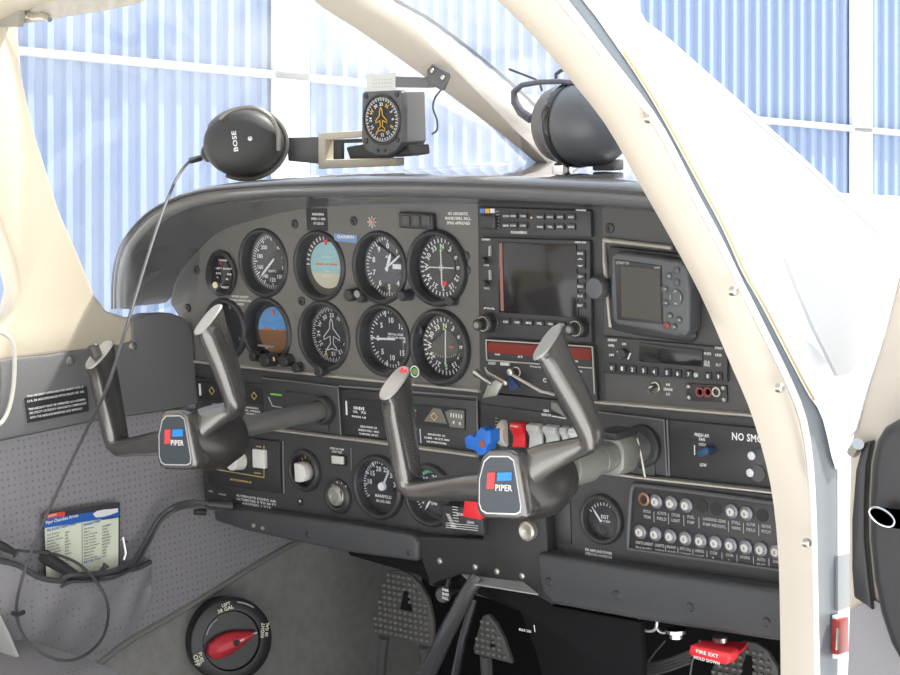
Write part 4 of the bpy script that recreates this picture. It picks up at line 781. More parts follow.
for x in (654, 668.5, 683.8, 699, 728.5, 743.5, 758.8): a = at(x, 517 + (x - 654) * .125, Y=Y_); q.box(a, (.0008, .0002, .012))
for x in (665.5, 678, 693, 707, 722, 737, 753.5, 769): a = at(x, 549 + (x - 654) * .125, Y=Y_); q.box(a, (.0008, .0002, .011))
q.build('lettering', GREYT, cb)

# fresh air panel
fa = thing('fresh_air_panel', 'black cabin air control panel with blue knob and NO SMOKING lettering', 'control panel', at(720, 450, Y=0))
m = MB(); m.py([(668, 420), (820, 434), (822, 492), (670, 475)], -.004, .001); m.build('faceplate', BLK, fa, bevel=.001)
m = MB(); m.tube([at(667, 420, Y=-.005), at(669.5, 476, Y=-.005)], .0012, 6); m.build('edge_rim', mat('rim_grey', (.16, .16, .165), .4), fa)
q = MB(); q.tpx('FRESH AIR', (694.7, 436), (709.5, 438), .0034, -.0047); q.tpx('FAN', (699, 440.6), (705, 441), .0034, -.0047); q.tpx('HIGH', (699, 445.5), (706, 446), .003, -.0047); q.tpx('LOW', (700, 466), (706.7, 467), .0034, -.0047)
q.box(at(694.6, 450, Y=-.0047), (.0012, .0004, .011)); q.text('NO SMOKING', at(732, 439.5, Y=-.0047), .0078, .062); q.build('lettering', WH, fa)
m = MB(); m.py([(698, 449.5), (707, 447.5), (709, 451), (706, 455.5), (698, 457.5), (696, 453)], -.018, -.004); m.build('fan_knob', mat('dark_blue_knob', (.02, .07, .15), .4), fa, bevel=.0015)
for x, y in ((752.5, 455.5), (751, 472.5)): 
    m = MB(); m.lathe(at(x, y, Y=-.004), (0, -1, 0), [(.0045, 0), (.0045, .0025), (.003, .003), (.0005, .003)], 20); m.build('button', mat('bright_plastic', (.7, .72, .72), .2), fa)
    m = MB(); m.lathe(at(x + 7, y + 1, Y=-.004), (0, -1, 0), [(.009, 0), (.009, .001), (.0005, .001)], 20); m.build('lever_slot', BLKG, fa)

# ---------------------------------------------------------------- pads below the panel
pd = thing('knee_pad', 'black padded knee bolster under pilot side of panel', 'padding', at(320, 540, Y=-.02), 'padded knee bolsters')
m = MB(); m.py([(212, 503), (232, 508), (340, 523), (411, 535), (417, 541), (417, 562), (350, 553), (290, 541), (245, 531), (214, 521)], -.028, -.004); m.build('bolster', PAD, pd, bevel=.005, seg=3)
for x, y in ((254, 525.5), (263, 528)): m = MB(); m.lathe(at(x, y, Y=-.028), (0, -1, 0), [(.0032, 0), (.0028, .002), (.0005, .003)], 12); m.build('screw', SCREWM, pd)
for x, y in ((308, 535), (409, 553)): m = MB(); m.lathe(at(x, y, Y=-.028), (0, -1, 0), [(.0045, 0), (.003, .002), (.0005, .002)], 12); m.build('screw', BLK, pd)
pd = thing('knee_pad', 'wide black padded knee bolster below the circuit breaker panel', 'padding', at(660, 600, Y=-.02), 'padded knee bolsters')
m = MB(); m.py([(534, 553), (640, 570), (777, 590), (840, 599), (840, 654), (777, 642), (640, 621), (551, 605), (540, 592)], -.034, -.004); m.build('bolster', PAD, pd, bevel=.007, seg=3)
for x, y in ((616.7, 595), (690, 607), (766.7, 622), (549, 581.7)): m = MB(); m.lathe(at(x, y, Y=-.034), (0, -1, 0), [(.0055, 0), (.004, .002), (.0005, .002)], 14); m.build('screw', BLK, pd)
co = thing('center_console', 'black center console skirt below the throttle quadrant with four steel screws', 'console', at(500, 580, Y=-.01))
m = MB(); m.py([(340, 541), (417, 541), (536, 552), (552, 606), (640, 622), (642, 690), (600, 700), (548, 700), (535, 650), (520, 612), (472, 592), (440, 590), (417, 575), (350, 556)], -.010, .002); m.build('skirt', mat('console_black', (.009, .009, .01), .7, spec=.12), co, bevel=.002)
m = MB(); m.py([(413, 536), (482, 539), (484, 510), (545, 505), (548, 560), (553, 606), (540, 598), (462, 574), (430, 585)], -.022, -.004); m.build('quadrant_cover', mat('panel_black2', (.028, .028, .03), .5, bump=.2, bscale=900), co, bevel=.003)
for x, y in ((440, 561), (475.6, 567), (497.5, 571.5), (522.5, 575.7)): m = MB(); m.lathe(at(x, y, Y=-.022), (0, -1, 0), [(.0042, 0), (.0036, .0018), (.0005, .0026)], 14); m.build('screw', SCREWM, co)
m = MB(); m.prism([at(462, 574, Y=-.022), at(507, 580, Y=-.022), at(523, 581.5, Y=-.022), at(538, 594, Y=-.045), at(473, 583.5, Y=-.045)], (0, 0, -.0015)); m.build('light_plate', mat('brushed_plate', (.42, .42, .42), .5, metal=.3), co)
placard(['MAX 200'], (519, 628), (531, 630), .003, Y=-.0107, par=co); m = MB(); m.tube([at(534, 625, Y=-.0107), at(535, 632, Y=-.0107)], .0006, 5); m.build('edge_line', WH, co)
# flap / trim lever bar and parking knob
t = thing('flap_lever', 'shiny black lever bar sloping down between the rudder pedals', 'lever', at(450, 640, Y=-.05))
m = MB(); P_ = [at(478, 577, Y=-.034), at(468, 592, Y=-.045), at(447, 632, Y=-.09), at(425, 678, Y=-.15), at(410, 710, Y=-.2)]; m.tube(P_, [.009, .0095, .010, .0105, .011], 14); m.build('lever_tube', mat('gloss_black', (.05, .05, .052), .25, coat=.5), t)
m = MB(); m.tube([at(474, 600, Y=-.02), at(462, 640, Y=-.04), at(452, 690, Y=-.08)], .005, 8); m.build('side_rod', BLKG, t)
t = thing('parking_brake_knob', 'round black knob with white lettering beside the black lever bar', 'knob', at(445, 594, Y=-.03))
m = MB(); m.lathe(at(445, 594, Y=-.04), V((.3, -1, .1)), [(.004, -.03), (.004, 0), (.0095, .001), (.010, .006), (.008, .009), (.0005, .010)], 24); m.build('knob', BLK, t)
q = MB()
for k, tx in enumerate(('PARK', 'BRAKE', 'PULL')): q.text(tx, at(445.5, 590 + 4.2 * k, Y=-.0505), .0032, .010, center=True)
q.build('lettering', WH, t)
m = MB(); m.tube([at(452, 570, Y=-.01), at(447, 588, Y=-.025)], .003, 8); m.build('stem', BLK, t)

# rudder pedals
YP = .22
def pedal(label, L, hole, legs):
    t = thing('rudder_pedal', label, 'pedal', at(*L[0], Y=YP), 'rudder pedals')
    m = MB(); P_ = [at(x, y, Y=YP) for x, y in L]; m.prism(P_, (0, .008, 0)); o = m.build('pedal_plate', mat('pedal_dark_metal', (.13, .125, .118), .5, metal=.3), t, bevel=.002)
    xs = [p.x for p in P_]; zs = [p.z for p in P_]; m = MB(); q = [(p.x, p.z) for p in P_]; hq = [(p.x, p.z) for p in [at(x, y, Y=YP) for x, y in hole]]
    def ins(x, z, Q):
        c_ = False
        for i in range(len(Q)):
            (a, b), (c2, d) = Q[i], Q[i - 1]
            if (b > z) != (d > z) and x < (c2 - a) * (z - b) / (d - b) + a: c_ = not c_
        return c_
    z = min(zs)
    while z < max(zs):
        x = min(xs)
        while x < max(xs):
            if all(ins(x + a, z + b, q) for a, b in ((.004, 0), (-.004, 0), (0, .004), (0, -.004))) and not ins(x, z, hq): m.box((x, YP - .0015, z), (.0048, .005, .0040))
            x += .0098
        z += .0086
    m.build('tread', RUBBER, t, bevel=.0006, seg=1)
    m = MB(); m.prism([at(x, y, Y=YP - .0012) for x, y in hole], (0, .001, 0)); m.build('cutout', mat('firewall_black', (.012, .012, .013), .8, spec=.15), t)
    for a, b in legs:
        m = MB(); m.tube([at(*a, Y=YP + .006), at(*b, Y=YP + .02), at(b[0] + (b[0] - a[0]) * .3, 720, Y=YP + .05)], .0085, 8); m.build('pedal_arm', mat('pedal_arm_grey', (.10, .10, .10), .5), t)
    return t
pedal('left rudder pedal with studded metal tread and teardrop hole, beside the carpet', [(384, 576), (388, 571), (400, 570.5), (410, 575), (419, 584), (428, 600), (433, 622), (432.5, 643), (430, 647), (403, 641), (372, 634), (373, 622), (378, 598)], [(404, 590), (408, 592), (411, 604), (412, 612), (400, 609), (402, 600)], [((384, 636), (381, 665)), ((424, 646), (427, 668))])
pedal('rudder pedal half hidden behind the center console, right of the lever bar', [(482, 616), (488, 614.5), (496, 624), (504, 640), (512, 664), (474, 654), (473, 648), (478, 630)], [(492, 640), (494, 642), (495, 648), (490, 647)], [((486, 655), (488, 690))])
pedal('rudder pedal behind the red handle at lower right, with arched cutout', [(722, 650), (742, 641), (756, 643), (768, 652), (777, 668), (782, 700), (708, 690), (712, 668)], [(742, 668), (746, 655), (751, 656), (758, 690), (738, 690)], [((745, 692), (745, 700))])

rh = thing('emergency_handle', 'bright red emergency handle with white lettering under the copilot knee bolster', 'handle', at(710, 652, Y=-.02))
m = MB(); m.prism([at(690, 645, Y=-.05), at(698, 643, Y=-.04), at(703, 640, Y=-.02), at(748, 642, Y=.03), at(745, 646, Y=.02), at(735, 655, Y=-.03), at(729, 656, Y=-.05)], (0, 0, -.004)); m.build('handle_flange', REDM, rh, bevel=.001)
m = MB(); m.py([(690, 645), (729, 652.5), (730, 658), (727, 665), (723, 665), (690, 657), (688, 652)], -.055, -.035); m.build('handle_grip', REDM, rh, bevel=.003, seg=3)
q = MB(); X_ = V((1, 0, -.0)); q.text('FIRE EXT', at(696, 652.5, Y=-.0556), .0038, .028, X=(1, 0, -.05)); q.text('HOLD DOWN', at(694, 658.5, Y=-.0556), .0034, .032, X=(1, 0, -.05)); q.build('lettering', WH, rh)
m = MB(); m.lathe(at(720, 638, Y=-.01), (0, 0, 1), [(.008, -.004), (.008, .001), (.004, .003)], 16); m.build('pivot_bolt', SCREWM, rh)
kw = thing('wire_bundle', 'loose silver wire loops and dark cables hanging under the copilot knee bolster', 'wiring', at(655, 630, Y=.01))
m = MB(); m.tube([at(x, y, Y=.0) for x, y in ((640, 612), (640.5, 622), (645, 630), (652, 631), (656, 628), (657, 622), (655, 619))], .0018, 8, 30); m.tube([at(x, y, Y=.003) for x, y in ((656, 624), (659, 631), (664, 633), (670, 631), (678, 630))], .0016, 8, 20); m.build('wire_loop', mat('bare_wire', (.6, .6, .6), .3, metal=.8), kw)
m = MB(); m.lathe(at(676, 629, Y=.0), (0, 0, 1), [(.008, -.010), (.008, -.006), (.012, -.004), (.012, 0)], 20); m.build('cable_nut', CHROME, kw)
for k in range(4): m = MB(); m.tube([at(x, y + 3.2 * k, Y=.05) for x, y in ((632, 662), (650, 664), (668, 660), (690, 652))], .0028, 6, 16); m.build('cable', mat('dark_cable', (.06, .06, .06), .5), kw)
m = MB(); m.tube([at(665, 641, Y=.03), at(655, 652, Y=.03), at(648, 662, Y=.03)], .001, 5); m.build('thin_rod', mat('dark_cable', (.06, .06, .06), .5), kw); m = MB(); m.tube([at(700, 640, Y=.0), at(692, 662, Y=.0), at(688, 690, Y=0)], .0012, 5); m.build('cable', mat('dark_cable', (.06, .06, .06), .5), kw)

# ---------------------------------------------------------------- control yokes
def make_yoke(base, label, right_horn):
    t = thing('control_yoke', label, 'control yoke', base, 'control yokes')
    def L(x, y, z): return base + V((x, y, z))
    m = MB(); m.lathe(base + V((0, .02, 0)), (0, -1, 0), [(.0125, 0), (.0125, .19)], 28); m.build('shaft', SHAFT, t)
    # hub boot
    R = []
    for y, r, dx, dz, e in ((-.155, .0135, 0, 0, 1), (-.158, .025, 0, -.003, 1), (-.164, .031, .002, -.005, 1), (-.185, .036, .001, -.007, 1.02), (-.205, .036, -.001, -.006, 1.02), (-.225, .033, -.003, -.002, 1.05), (-.235, .029, -.004, 0, 1.1)):
        R.append([L(dx + r * math.cos(a), y, dz + r * e * math.sin(a)) for a in [2 * PI * k / 28 for k in range(28)]])
    m = MB(); m.rings(R); m.build('hub_boot', YOKED, t, ang=60)
    # emblem housing, tilted a little towards the door
    def em(s, y):
        pts = [(-.0295, .004), (-.022, .026), (-.014, .033), (.012, .035), (.019, .031), (.021, .020), (.0275, -.024), (.026, -.031), (.020, -.034), (-.021, -.037), (-.028, -.034), (-.031, -.026)]
        return [L(x * s, y + .10 * x, z * s + .002) for x, z in pts]
    m = MB(); R = [em(.80, -.218), em(1.0, -.226), em(1.02, -.246), em(.97, -.250)]; m.rings(R); m.build('emblem_housing', YOKE, t, bevel=.0012)
    m = MB(); a, b = em(.855, -.2510), em(.82, -.2510); m.rings([em(.855, -.2500), a, b, em(.82, -.2500)], caps=False); m.build('emblem_border', mat('bright_border', (.75, .75, .76), .3, metal=.5), t)
    m = MB(); m.rings([em(.825, -.250), em(.825, -.2507)]); pl_ = m.build('emblem_plate', mat('emblem_slate', (.055, .065, .08), .35), t)
    def ex(x, z): return L(x, -.2512 + .10 * x, z)
    q = MB(); q.prism([ex(-.0165, -.004), ex(-.0075, -.003), ex(-.0055, .014), ex(-.0145, .013)], (0, -.0004, 0)); q.build('red_bar', mat('emblem_red', (.8, .07, .07), .4), pl_)
    q = MB(); q.prism([ex(-.0035, .0055), ex(.0135, .0075), ex(.0145, .016), ex(-.0025, .014)], (0, -.0004, 0)); q.build('blue_bar', mat('emblem_blue', (.03, .28, .75), .4), pl_)
    q = MB(); q.text('PIPER', ex(-.0058, -.0045) + V((0, -.0005, 0)), .0062, .0205, X=V((1, .1, .06)).normalized()); q.build('lettering', WH, pl_)
    # arms and grips: path with elliptical sections
    def arm(P_, W, D, name, mt):
        P_ = res([L(*p) for p in P_], 26); R = []
        for i, p in enumerate(P_):
            tt = (P_[min(i + 1, 25)] - P_[max(i - 1, 0)]).normalized(); dy = V((0, -1, 0)); dy = (dy - tt * dy.dot(tt)).normalized(); s = tt.cross(dy)
            k = i / 25; j = k * (len(W) - 1); a = int(min(j, len(W) - 2)); fr_ = j - a; w_ = W[a] * (1 - fr_) + W[a + 1] * fr_; d_ = D[a] * (1 - fr_) + D[a + 1] * fr_
            ring = []
            for q_ in range(20):
                an = 2 * PI * q_ / 20; cx_ = math.copysign(abs(math.cos(an)) ** .75, math.cos(an)); sx_ = math.copysign(abs(math.sin(an)) ** .75, math.sin(an))
                o = s * cx_ * w_ + dy * sx_ * d_
                if i == 25: o = o + V((0, 0, 1)) * (-o.dot(V((0, -1, 0)))) * .55
                if i == 24: o = o + V((0, 0, 1)) * (-o.dot(V((0, -1, 0)))) * .22 - tt * .004
                ring.append(p + o)
            R.append(ring)
        m = MB(); m.rings(R); m.build(name, mt, t, ang=60); return R[-1]
    r1 = arm([(-.02, -.228, -.008), (-.06, -.222, -.012), (-.112, -.208, -.022), (-.154, -.205, -.029), (-.164, -.205, -.022), (-.165, -.210, .010), (-.162, -.220, .055), (-.159, -.228, .090)], [.018, .0155, .0140, .0120, .0115, .0110, .0110, .0110], [.010, .011, .0125, .014, .0165, .018, .0195, .0205], 'horn', YOKE)
    r2 = arm(right_horn, [.021, .017, .0120, .0095, .0105, .0115, .0115, .0115], [.011, .011, .0125, .014, .0165, .018, .0195, .0205], 'horn', YOKE)
    for r in (r1, r2):
        cc = sum(r, V((0, 0, 0))) / len(r); n_ = (r[5] - cc).cross(r[0] - cc).normalized(); n_ = n_ if n_.z > 0 else -n_
        m = MB(); m.rings([[cc + (p - cc) * .97 for p in r], [cc + (p - cc) * .93 + n_ * .002 for p in r]]); m.build('end_cap', CAPM, t)
    return t, L
Yb = -.006
b1 = at(313, 411, Y=-.02); b2 = at(634, 451, Y=-.02); b1.y = b2.y = Yb; b1.x += .007; b2.x += .003; b2.z += .004
y2, L2 = make_yoke(b2, 'nearer control yoke with PIPER emblem on the copilot side, in front of the radios', [(.006, -.226, .010), (.034, -.218, .026), (.058, -.208, .036), (.074, -.204, .042), (.081, -.205, .050), (.075, -.212, .077), (.062, -.222, .112), (.049, -.230, .146)])
y1, L1_ = make_yoke(b1, 'farther control yoke with emblem on the pilot side, before the grey sidewall', [(.006, -.226, .010), (.024, -.220, .022), (.042, -.212, .031), (.055, -.207, .037), (.061, -.208, .045), (.058, -.213, .075), (.052, -.222, .112), (.046, -.230, .144)])
m = MB(); m.lathe(b2 + V((-.146 + .004, -.232, .103)), (0, 0, 1), [(.0035, 0), (.0035, .004), (.001, .006)], 12); m.build('red_button', REDM, y2)
m = MB(); m.lathe(b1 + V((-.157, -.236, .095)), (-.2, -.3, 1), [(.0075, -.006), (.0075, .008), (.006, .010), (.0005, .010)], 18); m.build('push_to_talk_button', mat('ptt', (.06, .055, .05), .3), y1)
# shaft bearing plates
for (pl, inn, cpt, r) in (([(262, 378), (338, 387), (341, 435), (264, 427)], [(285, 391), (326.5, 397), (328, 433), (287, 427)], b1, .019), ([(596, 412), (664, 420), (667, 476), (598, 468)], [(610, 427), (653, 431), (654.5, 476), (612, 471)], b2, .024)):
    t = thing('shaft_bearing_plate', 'square black bearing plate around the %s yoke shaft' % ('left' if cpt is b1 else 'right'), 'bearing plate', (cpt.x, -.002, cpt.z), 'shaft bearing plates')
    m = MB(); m.py(pl, -.005, .0005); m.build('outer_plate', PANEL2, t, bevel=.0015)
    m = MB(); m.tube([at(x, y, Y=-.0055) for x, y in (pl[0], pl[1], pl[2])], .0010, 6); m.build('plate_edge', mat('rim_grey', (.16, .16, .165), .4), t)
    m = MB(); m.py(inn, -.0075, -.004); m.build('inner_plate', mat('panel_black3', (.055, .055, .057), .45), t, bevel=.0012)
    m = MB(); m.lathe(V((cpt.x, -.0075, cpt.z)), (0, -1, 0), [(r, 0), (r, .005), (r * .9, .008), (.0135, .009), (.0132, 0)], 36, caps=False); m.build('collar', BLK, t)
# control lock on the right shaft
t = thing('shaft_clamp', 'pale green-grey metal clamp sleeve on the right yoke shaft', 'clamp', b2 + V((0, -.09, 0)))
m = MB(); m.lathe(b2 + V((0, -.008, 0)), (0, -1, 0), [(.0132, 0), (.0165, .001), (.0165, .052), (.0132, .053)], 28); m.build('sleeve', mat('steel_sleeve', (.33, .33, .31), .35, metal=.7), t)
m = MB(); m.lathe(b2 + V((0, -.068, 0)), (0, -1, 0), [(.0132, 0), (.0165, .001), (.0175, .006), (.0175, .034), (.0215, .038), (.0215, .075), (.0132, .080)], 28); m.build('rear_sleeve', GREENM, t)
c = b2 + V((0, -.052, 0)); m = MB(); m.rings([[c + V((x, y, z)) for x, z in ((-.019, .006), (-.013, .018), (.014, .019), (.02, .008), (.019, -.013), (.012, -.021), (-.012, -.021), (-.019, -.012))] for y in (.014, -.014)]); m.build('clamp_body', GREENM, t, bevel=.0015)
m = MB(); m.box(c + V((0, 0, .0225)), (.030, .040, .008)); m.build('rubber_pad', BLK, t, bevel=.001)
for yy_ in (-.035, -.062):
    m = MB(); m.lathe(b2 + V((0, yy_ - .052, 0)), (0, -1, 0), [(.0178, 0), (.0182, .001), (.0178, .002)], 28, caps=False); m.build('clamp_ring', SHAFT, t)
m = MB(); m.lathe(c + V((.008, -.0145, -.004)), (0, -1, 0), [(.004, 0), (.004, .003), (.001, .004)], 6); m.build('clamp_screw', mat('brass', (.6, .42, .15), .35, metal=1), t)
m = MB(); m.tube([at(637, 438, Y=-.035), at(641, 455, Y=-.035), at(645, 477, Y=-.03)], .0014, 6); m.build('pin_wire', STRIP, t)

# ---------------------------------------------------------------- on the glareshield
# vertical card compass
YC = .0
cm = thing('vertical_card_compass', 'square vertical card compass with orange airplane outline on the glareshield', 'compass', at(385, 165, Y=.03))
m = MB(); m.py([(362, 94), (364, 91.5), (398, 90), (401, 92.5), (401.5, 142), (396, 151), (387, 155.5), (376, 155), (366, 150), (361.5, 142)], YC, YC + .012); m.build('face_plate', mat('compass_grey', (.11, .11, .115), .45), cm, bevel=.0015)
m = MB(); m.py([(366, 93.5), (399, 92), (400.5, 142), (397, 148), (366, 149)], YC + .010, YC + .058); m.build('housing', mat('compass_grey2', (.15, .15, .155), .5), cm, bevel=.002)
cc = at(382.5, 119.5, Y=YC)
m = MB(); m.lathe(cc, (0, -1, 0), [(.0305, -.001), (.031, .0025), (.0285, .003), (.028, .0005)], 44, caps=False); m.build('bezel', BLK, cm)
m = MB(); disc(m, cc - V((0, .0008, 0)), .0283); m.build('dial_face', FACE, cm)
f = cc - V((0, .0014, 0)); q = MB(); ticks(q, f, .0225, .0272, 36, w=.0007); ticks(q, f, .0245, .0272, 72, w=.0004); nums(q, f, .0185, ['33', '', '3', '6', '', '12', '15', '', '21', '24', '', '30'], .004); q.build('dial_markings', WH, cm)
q = MB(); nums(q, f, .0185, ['', 'N', '', '', 'E', '', '', 'S', '', '', 'W', ''], .0048); pts = [(0, .015), (.002, .011), (.0025, .005), (.009, -.001), (.009, -.004), (.0022, -.001), (.0015, -.008), (.0055, -.011), (.0055, -.014), (0, -.0125)]
pts = pts + [(-x, z) for x, z in pts[::-1]]; q.tube([f + V((x, -.001, z)) for x, z in pts], .0007, 5); q.build('aircraft_symbol', mat('amber_mark', (.75, .45, .08), .5), cm)
for x, y in ((366, 96), (397, 94.5), (366, 141), (397.5, 140)): m = MB(); m.lathe(at(x, y, Y=YC), (0, -1, 0), [(.0035, 0), (.003, .0015), (.0005, .0015)], 12); m.build('screw', BLK, cm)
for x in (378, 385): m = MB(); m.lathe(at(x, 150.5, Y=YC), (0, -1, 0), [(.0022, 0), (.0015, .0015), (.0005, .0015)], 10); m.build('adjuster_screw', BLK, cm)
m = MB(); m.py([(366.5, 74), (395, 72.7), (395.5, 90.5), (366.5, 92)], YC + .001, YC + .003); cdd = m.build('correction_card', mat('card_white', (.62, .61, .58), .6), cm)
q = MB()
for r_ in range(3):
    for k in range(7): q.box(at(373 + 3 * k, 80 + 3.6 * r_ - k * .12, Y=YC + .0007), (.0022, .0002, .0012))
q.build('lettering', GREYT, cdd)
m = MB(); m.py([(395, 76.5), (428, 78), (428, 88), (395, 87.5)], YC - .008, YC + .006); m.build('support_arm', mat('compass_grey2', (.15, .15, .155), .5), cm, bevel=.001)
m = MB(); m.prism([at(x, y, Y=-.01) for x, y in ((427, 66), (431, 64), (446, 73), (447, 77), (441, 91), (427, 83))], (.004, .003, 0)); m.build('bracket', mat('compass_grey', (.11, .11, .115), .45), cm, bevel=.001)
for x, y in ((432.5, 70.5), (443, 77.5)): m = MB(); m.lathe(at(x, y, Y=-.011), (0, -1, 0), [(.003, 0), (.0025, .0015), (.0005, .0018)], 12); m.build('screw', SCREWM, cm)
m = MB(); m.tube([at(x, y, Y=-.005) for x, y in ((441, 90), (435, 98), (433, 108), (437, 120), (437, 130), (432, 134))], .0012, 6, 20); m.build('wire', CORD, cm)
m = MB(); m.py([(384, 146), (410, 145), (411, 155), (400, 157), (384, 157)], YC + .014, YC + .05); m.build('foot', BLK, cm, bevel=.002)
m = MB(); A_ = [(318, 133), (362, 130.5), (362, 137), (325, 140), (325, 160), (396, 158), (396, 166), (318, 169)]
m.py(A_, YC + .012, YC + .028); m.build('mounting_frame', mat('tan_bracket', (.5, .45, .36), .5), cm, bevel=.0015)

def ellip(c, n_, up, prof, squash=(1, 1), N=36):
    n_ = V(n_).normalized(); up = V(up); up = (up - n_ * up.dot(n_)).normalized(); s = up.cross(n_)
    return [[c + n_ * h + s * (math.cos(2 * PI * k / N) * r * squash[0] + sh) + up * (math.sin(2 * PI * k / N) * r * squash[1]) for k in range(N)] for r, h, sh in prof]
hs = thing('headset', 'black over-ear headset lying on the left glareshield, cord hanging from its ear cup', 'headset', at(245, 178, Y=.0), 'aviation headsets')
nv = V((.68, -.72, .12)); c = at(243, 143.5, Y=-.02)
m = MB(); m.rings(ellip(c, nv, (.0, 0, 1), [(.030, -.012, .004), (.041, -.010, .003), (.0425, 0, .001), (.041, .008, .0), (.036, .015, -.001), (.026, .020, -.003), (.012, .023, -.004), (.0005, .0235, -.004)], (1.22, 1.03))); m.build('ear_cup', mat('headset_charcoal', (.045, .044, .042), .5), hs, ang=60)
m = MB(); m.rings(ellip(c, nv, (0, 0, 1), [(.030, -.03, .008), (.038, -.028, .008), (.0405, -.02, .008), (.0405, -.014, .007), (.034, -.010, .005)], (1.2, 1.05))); m.build('ear_cushion', PAD, hs, ang=60)
m = MB(); rr = ellip(c, nv, (0, 0, 1), [(.0435, -.004, .003)], (1.22, 1.04))[0]; m.tube(rr[-12:] + rr[:16], .0032, 8); m.build('yoke_arm', mat('champagne_arm', (.22, .20, .18), .35, metal=.4), hs)
m = MB(); m.lathe(c + nv.normalized() * .0195 + V((.009, .006, .004)), nv, [(.0055, -.003), (.0055, .001), (.0042, .0016)], 18); m.build('pivot_ring', BLK, hs); m = MB(); m.lathe(c + nv.normalized() * .0195 + V((.009, .006, .004)), nv, [(.003, -.003), (.003, .0025), (.001, .003)], 14); m.build('pivot_screw', SCREWM, hs)
up_ = V((-.10, -.02, 1)).normalized(); up_ = (up_ - nv.normalized() * up_.dot(nv.normalized())).normalized()
q = MB(); q.text('BOSE', c + nv.normalized() * .0255 + V((-.004, -.003, -.012)), .0055, .026, X=up_, U=nv.cross(up_).normalized()); q.build('lettering', WH, hs)
m = MB(); c2 = c + nv.normalized() * .014; m.tube([c2 + V((.0, 0, .0)) + q_ for q_ in (V((-.020, -.018, .030)), V((-.008, -.010, .040)), V((.010, .008, .044)), V((.026, .022, .034)), V((.034, .030, .014)), V((.034, .030, -.012)))], .0032, 8, 24); m.build('outer_yoke', mat('champagne_arm', (.22, .20, .18), .35, metal=.4), hs)
m = MB(); m.rings(ellip(at(208, 153, Y=-.03), nv, (0, 0, 1), [(.004, -.008, 0), (.011, -.006, 0), (.012, 0, 0), (.009, .006, 0), (.0005, .008, 0)], (.8, 1))); m.build('cable_boot', mat('headset_charcoal', (.045, .044, .042), .5), hs)
m = MB(); m.prism([at(286, 137.5, Y=.03), at(320, 137, Y=.05), at(320, 164, Y=.05), at(288, 161, Y=.03)], (.0, .006, 0)); m.build('headband', mat('band_grey', (.11, .105, .105), .4), hs, bevel=.001)
m = MB()
for P_ in ([(318, 140), (384, 138), (384, 142), (318, 144)], [(318, 160), (360, 161), (360, 166), (318, 165)], [(330, 143), (342, 142), (342, 162), (330, 162)]): m.py(P_, .045, .05)
m.build('headband_slider', BLK, hs, bevel=.0008)
m = MB(); m.py([(345, 147), (386, 140), (390, 160), (350, 161)], .05, .06); m.build('headband_pad', PAD, hs, bevel=.003)
m = MB(); m.tube([at(x, y, Y=.03) for x, y in ((236, 111), (243, 110), (236, 114), (228, 118))], .002, 6); m.build('wire_guide', CHROME, hs)
cord = [at(x, y, Y=q_) for x, y, q_ in [(201, 158, -.03), (190, 161, -.045), (178, 176, -.07), (166, 203, -.12), (153, 240, -.17), (139, 285, -.22), (124, 335, -.27), (107, 388, -.30)]]
cord += [at(x, y, X=q_) for x, y, q_ in [(84, 435, -.405), (58, 490, -.44), (34, 545, -.46), (19, 590, -.465), (17, 618, -.44), (28, 642, -.40), (50, 657, -.375), (72, 660, -.37), (92, 650, -.38), (105, 632, -.42), (108, 606, -.455), (98, 584, -.47), (80, 565, -.475), (58, 555, -.48), (35, 552, -.48), (10, 550, -.48), (-30, 545, -.48)]]
m = MB(); m.tube(cord, .0020, 8, 120); m.build('cord', CORD, hs)
m = MB(); m.tube(cord[:2], .0042, 10); m.build('strain_relief', BLK, hs)
m = MB(); m.tube([at(12, 613, X=-.443), at(17, 615, X=-.442), at(24, 612, X=-.443)], .003, 8); m.build('cord_clip', BLK, hs)
hs2 = thing('headset', 'black over-ear headset on the right glareshield, partly behind the door frame', 'headset', at(580, 168, Y=.0), 'aviation headsets')
c = at(578, 124, Y=.02); ax = V((.97, -.25, 0)).normalized()
m = MB(); m.rings(ellip(c, ax, (0, 0, 1), [(.036, -.034, 0), (.043, -.031, 0), (.045, -.02, 0), (.043, -.008, 0), (.036, -.006, 0)], (1, 1))); m.build('ear_cushion', mat('cushion_grey', (.16, .15, .15), .5), hs2, ang=60)
m = MB(); m.rings(ellip(c, ax, (0, 0, 1), [(.044, -.008, 0), (.0485, -.006, 0), (.0495, 0, 0), (.049, .006, 0), (.044, .008, 0)], (1, 1))); m.build('cup_rim', BLKG, hs2, ang=60)
m = MB(); m.rings(ellip(c, ax, (0, 0, 1), [(.047, .006, 0), (.048, .014, 0), (.047, .03, 0), (.043, .045, 0), (.034, .058, 0), (.018, .066, 0), (.0005, .068, 0)], (1, 1))); m.build('ear_cup', mat('headset_slate', (.10, .105, .115), .35), hs2, ang=60)
m = MB(); m.lathe(at(563.5, 129, Y=-.025), V((.2, -1, .05)), [(.005, -.004), (.005, .0012), (.003, .0016), (.0026, 0)], 16); m.build('rivet', mat('ivory_rivet', (.6, .56, .45), .4), hs2)
m = MB(); m.tube([at(x, y, Y=.0) for x, y in ((531, 119), (521, 112), (515, 102), (514, 92), (522, 85), (540, 82), (560, 81.5), (590, 84))], [.0055, .0055, .005, .004, .0032, .003, .003, .003], 10); m.build('microphone_cable', mat('cable_blue_grey', (.09, .09, .11), .35), hs2)
m = MB(); m.tube([at(x, y, Y=.03) for x, y in ((509, 69), (522, 74), (535, 79), (540, 83), (542, 91))], .0014, 6); m.tube([at(x, y, Y=.03) for x, y in ((556, 81), (556, 74), (562, 70), (575, 69))], .0022, 6); m.build('thin_wire', CORD, hs2)
